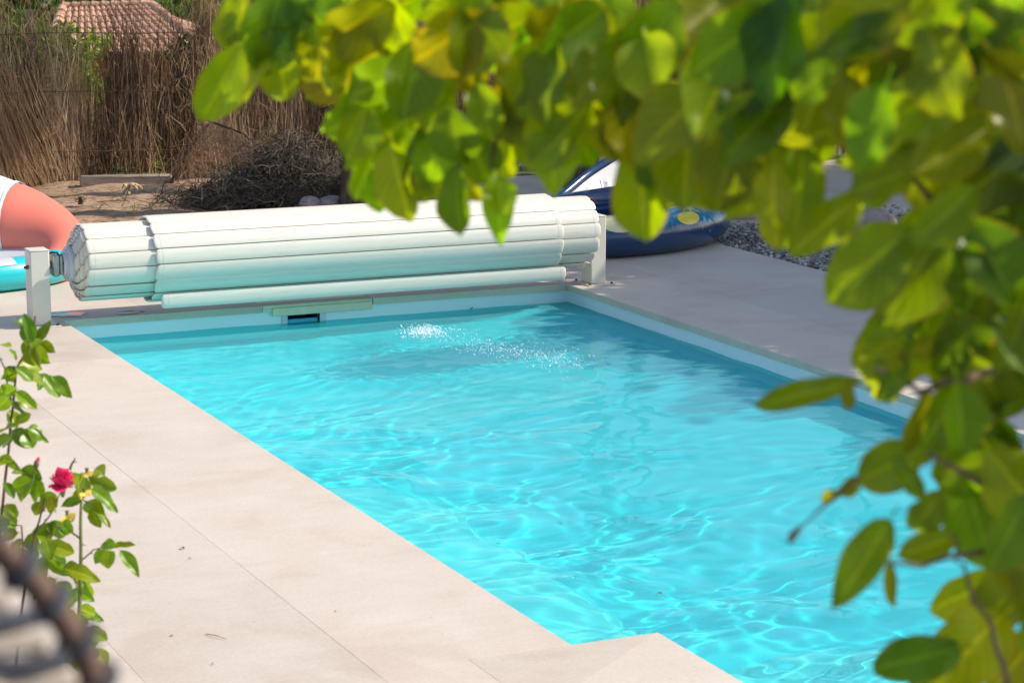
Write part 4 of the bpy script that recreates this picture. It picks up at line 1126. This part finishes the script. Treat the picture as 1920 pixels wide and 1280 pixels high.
def p_round(t): return max(.0, math.sin(math.pi * (.04 + .945 * t))) ** .52
def p_ovate(t): return max(.0, math.sin(math.pi * (.03 + .965 * t ** .80))) ** .8
LEAVES = [leaf_mesh('leaf', M_LEAF, (p_obov, p_round, p_ovate, p_obov)[k % 4], (.14, .30, -.10, .42, .06, .22, .36, .12, .26, .50, -.05, .18)[k], (.30, .14, .36, .10, .44, .22, .05, .26, .34, .16, .2, .4)[k], (.05, .09, .04, .10, .06, .12, .05, .08, .03, .11, .09, .05)[k], .16, seed=k + 1, nt=12) for k in range(12)]
ROSE = [leaf_mesh('leaf', M_ROSELEAF, p_ovate, .12, .24, .03, .10, seed=5), leaf_mesh('leaf', M_ROSELEAF, p_ovate, .30, .14, .05, .10, seed=6), leaf_mesh('leaf', M_ROSELEAF, p_round, .18, .30, .04, .08, seed=7)]
def place_leaf(root, me, B, T, width, nrm, col, jit=.0):
    y = T - B; L = y.length; y = y / L
    z = (nrm - y * nrm.dot(y))
    if z.length < 1e-3: z = UP - y * UP.dot(y)
    z.normalize(); x = y.cross(z)
    o = put('leaf', me, root, world=False)
    M = Matrix((x * width, y * L, z * L)).transposed().to_4x4(); M.translation = B - root.location
    o.matrix_basis = M; o.color = (*col, 1)
    return o
TONE = {'Y': (.190, .250, .004), 'G': (.125, .200, .005), 'D': (.075, .140, .006), 'O': (.145, .180, .005), 'B': (.170, .270, .006)}
def tone(k, r=.12): return tuple(max(.002, c * rnd(1 - r, 1 + r)) for c in TONE[k])

# ------------------------------------------------------------------ foreground: the leafy tree whose boughs hang into view from the right
def depth_at(px, py): return 3.35 - .95 * min(1, max(0, (px - 400) / 1250.0)) + .0002 * (py - 300)
LEAF_LIST = [
 (452, 88, 372, 226, 88, 'Y'), (478, 78, 442, 186, 62, 'G'), (505, 52, 540, 186, 92, 'Y'), (600, 90, 588, 168, 62, 'Y'), (648, 92, 622, 170, 60, 'Y'), (560, -20, 612, 78, 112, 'G'),
 (440, 20, 470, 110, 70, 'Y'), (730, 180, 618, 252, 84, 'B'), (790, 200, 650, 318, 62, 'B'), (705, 270, 668, 376, 66, 'B'), (735, 270, 752, 414, 88, 'Y'), (800, 240, 800, 372, 82, 'D'),
 (845, 205, 868, 312, 96, 'G'), (858, 310, 864, 444, 68, 'D'), (945, 330, 925, 450, 60, 'B'), (930, 330, 946, 400, 62, 'B'), (898, 150, 918, 262, 66, 'Y'), (985, 178, 992, 296, 84, 'Y'),
 (1060, 235, 1022, 352, 98, 'B'), (960, -20, 925, 110, 108, 'D'), (1120, 100, 1048, 214, 84, 'Y'), (1160, 190, 1142, 304, 84, 'Y'), (1235, 170, 1200, 340, 92, 'G'), (1195, 270, 1214, 456, 104, 'Y'),
 (1215, 250, 1212, 380, 60, 'D'), (1290, 180, 1288, 396, 128, 'O'), (1385, 210, 1345, 404, 120, 'O'), (1415, 270, 1370, 420, 100, 'Y'), (1452, 300, 1440, 456, 70, 'Y'), (1505, 280, 1490, 448, 92, 'O'),
 (1615, 365, 1484, 478, 76, 'B'), (1715, 315, 1590, 368, 84, 'B'), (1690, 225, 1478, 252, 66, 'Y'), (1668, 312, 1568, 306, 34, 'Y'), (1745, 270, 1705, 186, 62, 'Y'), (1780, 250, 1825, 196, 54, 'Y'),
 (1930, 225, 1800, 276, 66, 'Y'), (1470, -30, 1402, 108, 122, 'G'), (1690, 40, 1528, 112, 74, 'D'), (1775, 425, 1650, 596, 140, 'G'), (1660, 500, 1598, 578, 44, 'O'), (1810, 360, 1895, 480, 112, 'B'),
 (1702, 585, 1620, 638, 40, 'G'), (1700, 625, 1600, 690, 36, 'Y'), (1612, 715, 1408, 756, 50, 'G'), (1600, 705, 1584, 770, 34, 'O'), (1855, 700, 1690, 668, 50, 'Y'), (1885, 745, 1762, 806, 96, 'D'),
 (1735, 838, 1606, 908, 92, 'G'), (1905, 858, 1742, 884, 112, 'G'), (1622, 888, 1540, 948, 30, 'O'), (1668, 975, 1564, 1146, 78, 'G'), (1792, 1008, 1690, 1034, 62, 'G'), (1935, 890, 1870, 972, 92, 'D'),
 (1935, 1030, 1850, 1190, 112, 'G'), (1800, 1215, 1636, 1256, 86, 'D'), (1830, 1240, 1700, 1296, 66, 'G'), (1672, 1050, 1668, 1136, 26, 'O'), (1745, 730, 1700, 856, 34, 'O'), (1765, 925, 1708, 1000, 66, 'O'),
 (1835, 910, 1790, 996, 60, 'O'), (1935, 540, 1880, 712, 92, 'G'), (1905, 1130, 1880, 1050, 50, 'O'), (1700, 690, 1640, 750, 40, 'D'), (1660, 640, 1700, 700, 46, 'O'), (1765, 640, 1700, 660, 44, 'O'),
 (1848, 580, 1760, 700, 92, 'D'), (1800, 460, 1842, 590, 92, 'D'), (1730, 930, 1680, 860, 40, 'G'), (1860, 800, 1800, 700, 70, 'D'), (660, 20, 700, 130, 80, 'Y'), (740, 40, 720, 170, 84, 'G'),
 (800, 90, 770, 210, 80, 'Y'), (1010, 170, 1070, 260, 60, 'Y'), (830, 60, 850, 170, 66, 'Y'), (870, 330, 905, 380, 40, 'Y'), (760, 330, 700, 390, 56, 'Y'), (1330, 330, 1300, 392, 90, 'O'), (1400, 330, 1385, 410, 84, 'O'), (1270, 330, 1262, 380, 80, 'O'), (1560, 120, 1490, 190, 84, 'G'), (1600, 150, 1570, 262, 86, 'O'), (1440, 170, 1430, 300, 96, 'O'), (1120, 200, 1090, 270, 60, 'G'), (880, 180, 960, 240, 70, 'G'),
 (690, 200, 655, 300, 80, 'G'), (760, 250, 728, 350, 82, 'Y'), (820, 260, 796, 340, 76, 'B'), (880, 250, 912, 345, 78, 'G'), (720, 220, 770, 300, 80, 'B'), (790, 300, 822, 372, 66, 'Y'), (700, 320, 712, 398, 62, 'B'),
 (930, 250, 948, 330, 70, 'Y'), (840, 150, 800, 250, 84, 'Y'), (650, 160, 690, 240, 70, 'Y'), (1010, 230, 985, 310, 72, 'Y'), (1080, 160, 1120, 250, 76, 'O')]
FILL = [((430, -40), (700, 70), 18), ((650, -40), (1080, 170), 44), ((1050, -40), (1480, 210), 48), ((1430, -40), (1950, 190), 48), ((1690, 200), (1950, 640), 36), ((1750, 640), (1950, 930), 16), ((1870, 960), (1960, 1300), 4)]
def leafy_tree():
    tp = CAM + Vector((math.sin(YAW), math.cos(YAW), 0)) * 2.7 + RT * 1.15
    root = thing('leafy_tree', (tp.x, tp.y, -.07), 'young tree with big rounded yellow-green leaves hanging across the top and right of the view', 'tree')
    rr = random
    m = MB()
    t0 = Vector((tp.x, tp.y, -.2)); t1 = A(2080, 700, 2.62)
    m.tube([t0, t0.lerp(t1, .5) + RT * .05, t1, A(2050, 330, 2.6), A(2000, 60, 2.6), A(1960, -260, 2.6)], [.075, .06, .045, .036, .028, .016], 12); m.build('trunk', M_BARK, root)
    branches = [([(2050, 330, 2.6), (1900, 250, 2.55), (1740, 190, 2.5), (1600, 175, 2.55), (1440, 190, 2.62)], .012),
                ([(2000, 60, 2.6), (1780, 50, 2.6), (1500, 120, 2.65), (1240, 140, 2.8), (1040, 110, 2.95), (860, 60, 3.1), (640, 40, 3.25), (500, 40, 3.32)], .014),
                ([(2060, 560, 2.62), (1900, 480, 2.5), (1800, 410, 2.45), (1690, 300, 2.45)], .008),
                ([(2070, 640, 2.62), (1930, 690, 2.5), (1830, 700, 2.45), (1740, 730, 2.4), (1640, 690, 2.4)], .007),
                ([(2080, 700, 2.62), (1950, 860, 2.5), (1850, 900, 2.45), (1740, 850, 2.4)], .007),
                ([(2080, 760, 2.62), (1960, 1000, 2.48), (1850, 1040, 2.42), (1740, 1052, 2.4), (1660, 1056, 2.4)], .005),
                ([(1990, 1400, 2.5), (1900, 1290, 2.44), (1848, 1170, 2.42), (1800, 1060, 2.42), (1780, 1000, 2.42)], .004),
                ([(1240, 140, 2.8), (1200, 220, 2.78), (1150, 270, 2.75)], .006), ([(860, 60, 3.1), (840, 150, 3.1), (800, 240, 3.08)], .006),
                ([(1500, 120, 2.65), (1400, 230, 2.6), (1330, 260, 2.6)], .007), ([(1000, 105, 2.97), (940, 220, 2.95), (920, 320, 2.95)], .005)]
    for pts, r in branches:
        m = MB(); P = [A(*p) for p in pts]; Q = []
        for i in range(len(P) - 1):
            for s in (0, .33, .66): Q.append(P[i].lerp(P[i + 1], s) + Vector((rnd(-1, 1), rnd(-1, 1), rnd(-1, 1))) * .006)
        Q.append(P[-1]); m.tube(Q, [r * (1 - .65 * i / (len(Q) - 1)) for i in range(len(Q))], 7); m.build('branch', M_TWIG, root)
    cs = []  # leaf clumps out of view, added to shade the right-hand leaves
    for i in range(30):
        q = A(rnd(2200, 3100), rnd(-700, 900), rnd(2.3, 3.2)) - root.location; s_ = rnd(.12, .24); cs.append(((q.x, q.y, q.z), (s_, s_, s_)))
    fo = put('shading_foliage', crown_mesh('shading_foliage', cs, 1300, .05, M_CROWN, 1.3), root, world=False); fo['kind'] = 'stuff'
    # hanging dry tip at the left of the lower boughs
    m = MB(); m.tube([A(1612, 892, 2.4), A(1545, 948, 2.4), A(1500, 990, 2.4)], [.0022, .0014, .001], 5); m.tube([A(1503, 985, 2.4), A(1486, 1004, 2.4), A(1479, 1018, 2.4)], [.002, .0045, .002], 6); m.build('dry_tip', M_REDSTEM, root)
    for bx, by, tx, ty, w, k in LEAF_LIST:
        d = depth_at(bx, by) + rnd(-.10, .10)
        B, T = A(bx, by, d), A(tx, ty, d + rnd(-.02, .03))
        n = (-FW + RT * rnd(-.55, .25) + UP * rnd(-.35, .25)).normalized()
        place_leaf(root, rr.choice(LEAVES), B, T, w / FPX * d * 1.06, n, tone(k))
    for (x0, y0), (x1, y1), n_ in FILL:
        for i in range(n_):
            bx, by = rnd(x0, x1), rnd(y0, y1)
            d = depth_at(bx, by) + rnd(-.12, .38); L = rnd(.076, .120); an = rnd(-1.0, 1.0) - .25
            dr = (-UP * math.cos(an) + RT * math.sin(an) + FW * rnd(-.45, .45)).normalized(); B = A(bx, by, d)
            if by > 40 and bx < 1700:
                # keep the lower outline of the bough as it is
                T_ = B + dr * L
            n = (-FW + RT * rnd(-.9, .5) + UP * rnd(-.7, .5)).normalized()
            k = rr.choice('YYYGGO') if bx < 1350 else rr.choice('YGGDBO')
            place_leaf(root, rr.choice(LEAVES), B, B + dr * L, L * rnd(.58, .78), n, tone(k, .2))
leafy_tree()

# ------------------------------------------------------------------ foreground: rose
def rose():
    base = A(110, 1700, 6.5); base.z = -.05
    root = thing('rose_bush', (base.x, base.y, -.05), 'slender rose bush with thorny stems and one magenta bloom beside the beige tiles', 'rose bush')
    D = 6.5
    def stem(pts, r, mat):
        m = MB(); P = [A(x, y, D + dd) for x, y, dd in pts]; Q = []
        for i in range(len(P) - 1):
            for s in (0, .34, .67): Q.append(P[i].lerp(P[i + 1], s) + Vector((rnd(-1, 1), rnd(-1, 1), 0)) * .0015)
        Q.append(P[-1]); m.tube(Q, [r * (1 - .55 * i / (len(Q) - 1)) for i in range(len(Q))], 7)
        for i in range(2, len(Q) - 1, 2):
            if random.random() < .75:
                d = (RT * random.choice((-1, 1)) + UP * -.2).normalized(); m.tube([Q[i], Q[i] + d * (r + .007)], [.0025, .0004], 5, cap=False)
        m.build('stem', mat, root)
    b0 = (130, 1820, .1)
    stem([b0, (150, 1480, .0), (156, 1290, 0), (148, 1180, 0), (152, 1080, 0), (150, 990, 0), (152, 930, 0)], .0085, M_GREENSTEM)
    stem([(90, 1820, .15), (40, 1500, .1), (28, 1260, .1), (46, 1100, .05), (66, 1000, .05), (84, 935, .05)], .0055, M_REDSTEM)
    stem([(60, 1820, .2), (0, 1450, .15), (-12, 1160, .12), (2, 980, .1), (14, 860, .1), (24, 760, .1), (32, 690, .1), (60, 640, .1), (66, 592, .1)], .0055, M_REDSTEM)
    stem([(24, 760, .1), (8, 690, .1), (-14, 640, .1)], .003, M_GREENSTEM)
    stem([(152, 1010, 0), (122, 990, 0), (98, 985, 0)], .003, M_GREENSTEM); stem([(46, 1100, .05), (40, 985, .05), (10, 982, .05)], .003, M_REDSTEM)
    stem([(66, 1000, .05), (98, 960, .02), (112, 925, .0)], .003, M_GREENSTEM); stem([(152, 1050, 0), (176, 1030, 0), (205, 1022, 0)], .0025, M_GREENSTEM)
    stem([(130, 880, 0), (136, 868, 0), (141, 858, 0)], .004, M_GREENSTEM); stem([(58, 915, .05), (62, 895, .05), (67, 876, .05)], .003, M_GREENSTEM)
    LL = [(60, 640, 48, 590, 26), (52, 612, 30, 596, 22), (70, 640, 90, 604, 24), (78, 640, 102, 662, 26), (60, 650, 88, 680, 34), (20, 650, 2, 640, 26), (12, 690, 26, 720, 30), (30, 690, 62, 712, 34), (40, 700, 84, 716, 36),
          (84, 706, 112, 742, 34), (98, 706, 135, 742, 34), (30, 735, 68, 764, 28), (16, 745, -8, 770, 34), (20, 770, 30, 800, 30), (30, 790, 56, 776, 26), (24, 806, 58, 836, 40), (40, 808, 92, 826, 26), (48, 812, 60, 838, 36),
          (18, 815, -14, 840, 46), (14, 850, 2, 876, 30), (10, 862, 36, 878, 18), (8, 905, 26, 930, 24), (46, 885, 22, 885, 20), (60, 900, 18, 918, 40), (62, 900, 76, 930, 42), (50, 905, 36, 936, 34), (72, 905, 62, 945, 30),
          (78, 925, 108, 950, 36), (98, 930, 96, 960, 26), (76, 940, 66, 966, 34), (14, 945, 30, 968, 28), (6, 965, -14, 985, 30), (15, 975, 28, 1000, 18), (150, 890, 136, 908, 36), (168, 890, 216, 918, 34), (160, 895, 150, 930, 34),
          (170, 916, 224, 950, 32), (158, 938, 212, 972, 30), (150, 935, 116, 946, 22), (172, 955, 186, 986, 28), (140, 965, 116, 978, 20), (120, 975, 134, 998, 26), (104, 980, 84, 1012, 40), (100, 985, 62, 1002, 28), (58, 1000, 66, 1034, 36),
          (84, 1010, 98, 1046, 42), (70, 1030, 48, 1060, 36), (46, 1040, 8, 1060, 28), (64, 1048, 88, 1090, 48), (90, 1050, 128, 1078, 30), (128, 1068, 184, 1080, 34), (148, 1062, 118, 1066, 26), (104, 1085, 70, 1110, 30), (108, 1090, 130, 1130, 44),
          (196, 1030, 178, 1056, 32), (206, 1032, 200, 1062, 36), (212, 1026, 250, 1018, 18), (226, 1032, 262, 1078, 26), (205, 1026, 190, 1022, 20), (160, 1090, 172, 1118, 20), (86, 1100, 60, 1120, 28), (148, 1140, 178, 1150, 40), (150, 1150, 146, 1180, 36),
          (162, 1180, 198, 1196, 38), (176, 1186, 168, 1216, 36), (158, 1205, 182, 1240, 34), (180, 1215, 204, 1250, 30), (150, 1225, 150, 1258, 40), (160, 1245, 190, 1275, 32), (146, 1115, 120, 1136, 40), (90, 1120, 112, 1150, 40), (128, 1140, 134, 1176, 34), (40, 1010, 18, 1036, 30)]
    for bx, by, tx, ty, w in LL:
        d = D + rnd(-.08, .12); B = A(bx, by, d); T = A(tx, ty, d + rnd(-.03, .01))
        n = (-FW * rnd(.5, 1) + UP * rnd(.1, 1.0) + RT * rnd(-.5, .8)).normalized()
        place_leaf(root, random.choice(ROSE), B, T, w / FPX * D * rnd(.78, .98), n, tone(random.choice('GGBYDG'), .15))
    for bx, by, tx, ty, w in LL:
        if random.random() < .75:
            ox, oy = rnd(-26, 20), rnd(-24, 24); d = D + rnd(.02, .22); an = rnd(-1.3, 1.3); L = rnd(34, 56)
            place_leaf(root, random.choice(ROSE), A(bx + ox * .5, by + oy * .5, d), A(bx + ox * .5 + L * math.sin(an), by + oy * .5 + L * math.cos(an) * rnd(.2, 1), d + rnd(-.04, .04)), rnd(24, 36) / FPX * D, (-FW * rnd(.4, 1) + UP * rnd(.2, 1.0) + RT * rnd(-.6, .8)).normalized(), tone(random.choice('GGBDG'), .2))
    # bloom: ruffled petals round a centre
    c = A(117, 911, D - .03)
    bl = put('bloom', bpy.data.meshes.new('bloom'), root); bl.location = -root.location
    m = MB(); m.tube([c + Vector((0, 0, -.03)), c + Vector((0, 0, -.012)), c], [.004, .010, .013], 8); bl.data = m.mesh('bloom', M_GREENSTEM)
    for k in range(26):
        a = k * 2.4; q = (k / 26) ** .6; el = 1.4 - 1.3 * q + rnd(-.3, .3); L = .018 + .016 * q
        d = Vector((math.cos(a) * math.cos(el), math.sin(a) * math.cos(el), math.sin(el))); d = (d + (-FW) * .25 + Vector((0, 0, .1))).normalized(); s = d.cross(Vector((.2, .1, 1))).normalized(); n = s.cross(d)
        p = c + d * .004 + Vector((0, 0, -.004)); vs = []
        for i in range(5):
            t = i / 4; w = .018 * math.sin(math.pi * (.12 + .62 * t)) * (1 + q * .3)
            for cc in (-1, 0, 1): vs.append(p + d * (L * t) + s * (w * cc) + n * (.007 * t * t * (1 if k % 2 else -1) + .0035 * abs(cc) + rnd(-.0012, .0012)))
        vs = [Vector((v.x, v.y, c.z + (v.z - c.z) * 1.75 + .002)) for v in vs]
        m = MB(); m.add(vs, [f for i in range(4) for f in ((3 * i, 3 * i + 1, 3 * i + 4, 3 * i + 3), (3 * i + 1, 3 * i + 2, 3 * i + 5, 3 * i + 4))], 0, True)
        o = m.build('petal', M_PETAL, None); o.parent = bl
        o.location = (0, 0, 0)
    c = A(68, 872, D + .05); m = MB(); m.tube([c - Vector((0, 0, .012)), c, c + Vector((0.002, 0, .010)), c + Vector((.004, 0, .018))], [.003, .0085, .007, .001], 9, 0); bud = m.build('bud', M_GREENSTEM, root)
    m = MB(); m.tube([c + Vector((.002, 0, .006)), c + Vector((.006, 0, .016)), c + Vector((.009, 0, .024))], [.0062, .006, .001], 9); o = m.build('bud_tip', M_PETAL, bud)
    for px, py in ((163, 885), (158, 922), (126, 965)):
        c = A(px, py, D - .02)
        wb = MB(); wb.tube([c, c + Vector((0, 0, .012))], [.004, .006], 7); w_ = wb.build('withered_bloom', M_GREENSTEM, root)
        for k in range(7):
            a = rnd(-2.6, .2); d = Vector((math.cos(a), rnd(-.5, .5), math.sin(a) * .8)); s = Vector((-d.z, .3, d.x)).normalized() * .007; e = c + d * rnd(.012, .026)
            m = MB(); m.add([c - s * .5, c + s * .5, e + s + Vector((0, -.004, 0)), e - s * .8], [(0, 1, 2, 3)], 0, True); m.build('petal', M_PETALY, w_)
rose()

# ------------------------------------------------------------------ foreground: terrace and the woven chair by the camera
m = MB(); m.box((-9, -22, -.06), (1.2, -13.35, 1.22)); m.box((-9, -13.348, -.06), (-1.95, -12.62, 1.2195)); t_ = m.build('terrace', M_CONC); tag(t_, 'concrete terrace the picture is taken from', kind='structure')
def chair():
    D = 1.28
    rim = [A(*p) for p in ((-520, 900, D + .03), (-330, 860, D + .02), (-170, 905, D), (-60, 975, D), (10, 1040, D), (66, 1095, D), (122, 1165, D), (166, 1240, D), (190, 1310, D), (206, 1420, D), (216, 1600, D), (222, 1900, D))]
    R0 = rim[6]; fx = RT; fd = Vector((math.sin(YAW), math.cos(YAW), 0))
    # chair axes: the back faces left of the camera; seat, legs and far side extend to the left
    W = .52; right = rim[11]; z0 = 1.22
    c = right - fx * W * .5; root = thing('woven_chair', (c.x, c.y, z0), 'blurred woven chair back at the lower left corner, with pale and dark strands', 'chair')
    full = rim[::-1][:-1]
    left = [p - fx * 0 for p in rim]
    # mirror the rim about the chair's middle for the other side
    mid = right.dot(fx) - W * .5
    mir = [p - fx * (2 * (p.dot(fx) - mid)) for p in rim]
    arch = [rim[i] for i in range(11, 2, -1)] + [(rim[2] + mir[2]) * .5 + Vector((0, 0, .02))] + [mir[i] for i in range(3, 12)]
    m = MB(); m.tube(arch, .0085, 12); fr = m.build('back_frame', M_WEAVEB, root)
    # binding wound round the frame
    for i in range(len(arch) - 1):
        a, b = arch[i], arch[i + 1]; d = (b - a); n = max(1, int(d.length / .0145)); d.normalize(); s = d.cross(fd).normalized()
        for k in range(n):
            p = a.lerp(b, (k + .5) / n); ringp = [p + s * (.0105 * math.cos(t)) + fd * (.0105 * math.sin(t)) + d * .004 * math.sin(t) for t in (2 * math.pi * q / 10 for q in range(10))]
            m = MB(); m.tube(ringp, .0042, 6, closed=True); m.build('binding', random.choice((M_WEAVEP, M_WEAVEB, M_WEAVED, M_WEAVED, M_WEAVED, M_WEAVED)), fr)
    def edge_x(z):    # half width of the back at a height
        best = None
        for i in range(len(rim) - 1):
            a, b = rim[i], rim[i + 1]
            if min(a.z, b.z) <= z <= max(a.z, b.z) and a.z != b.z:
                p = a.lerp(b, (z - a.z) / (b.z - a.z)); best = p.dot(fx) if best is None else max(best, p.dot(fx))
        return best
    zt = rim[4].z + .012; k = 0; z = zt
    while z > z0 + .50:
        e = edge_x(z)
        if e is not None:
            hw = e - mid; cc = right - fx * (right.dot(fx) - mid); cc = Vector((cc.x, cc.y, z)); m = MB(); pts = []
            for q in range(25):
                u = -1 + 2 * q / 24; pts.append(cc + fx * (hw * u) + fd * (.0035 * (1 if (q + k) % 2 else -1) + .05 * u * u - .05) + Vector((0, 0, .0)))
            mat = (M_WEAVED, M_WEAVEP, M_WEAVEP, M_WEAVED, M_WEAVEP)[k % 5]
            m.tube(pts, .0060, 7); m.build('strand', mat, root)
        z -= .0114; k += 1
    lo = root.location
    sx = [(c + fx * (s * W * .5)) for s in (-1, 1)]
    m = MB(); n = 20
    m.bbox((-.27, -.50, .42), (.27, .0, .47), .02); st = m.build('seat', M_WEAVEP, root, world=False); st.rotation_euler.z = -YAW + math.pi
    for s, f in ((-.24, .0), (.24, .0), (-.25, -.46), (.25, -.46)):
        m = MB(); m.cyl((s, f, 0), (s * .96, f * .96, .43), .016, 10); l = m.build('leg', M_WEAVED, root, world=False); l.rotation_euler.z = -YAW + math.pi
    for s in (-1, 1):
        m = MB(); a = c + fx * (s * W * .5); m.tube([Vector((a.x, a.y, z0 + .42)), Vector((a.x, a.y, max(right.z, z0 + .5)))], .009, 10); m.build('back_post', M_WEAVED, root)
chair()
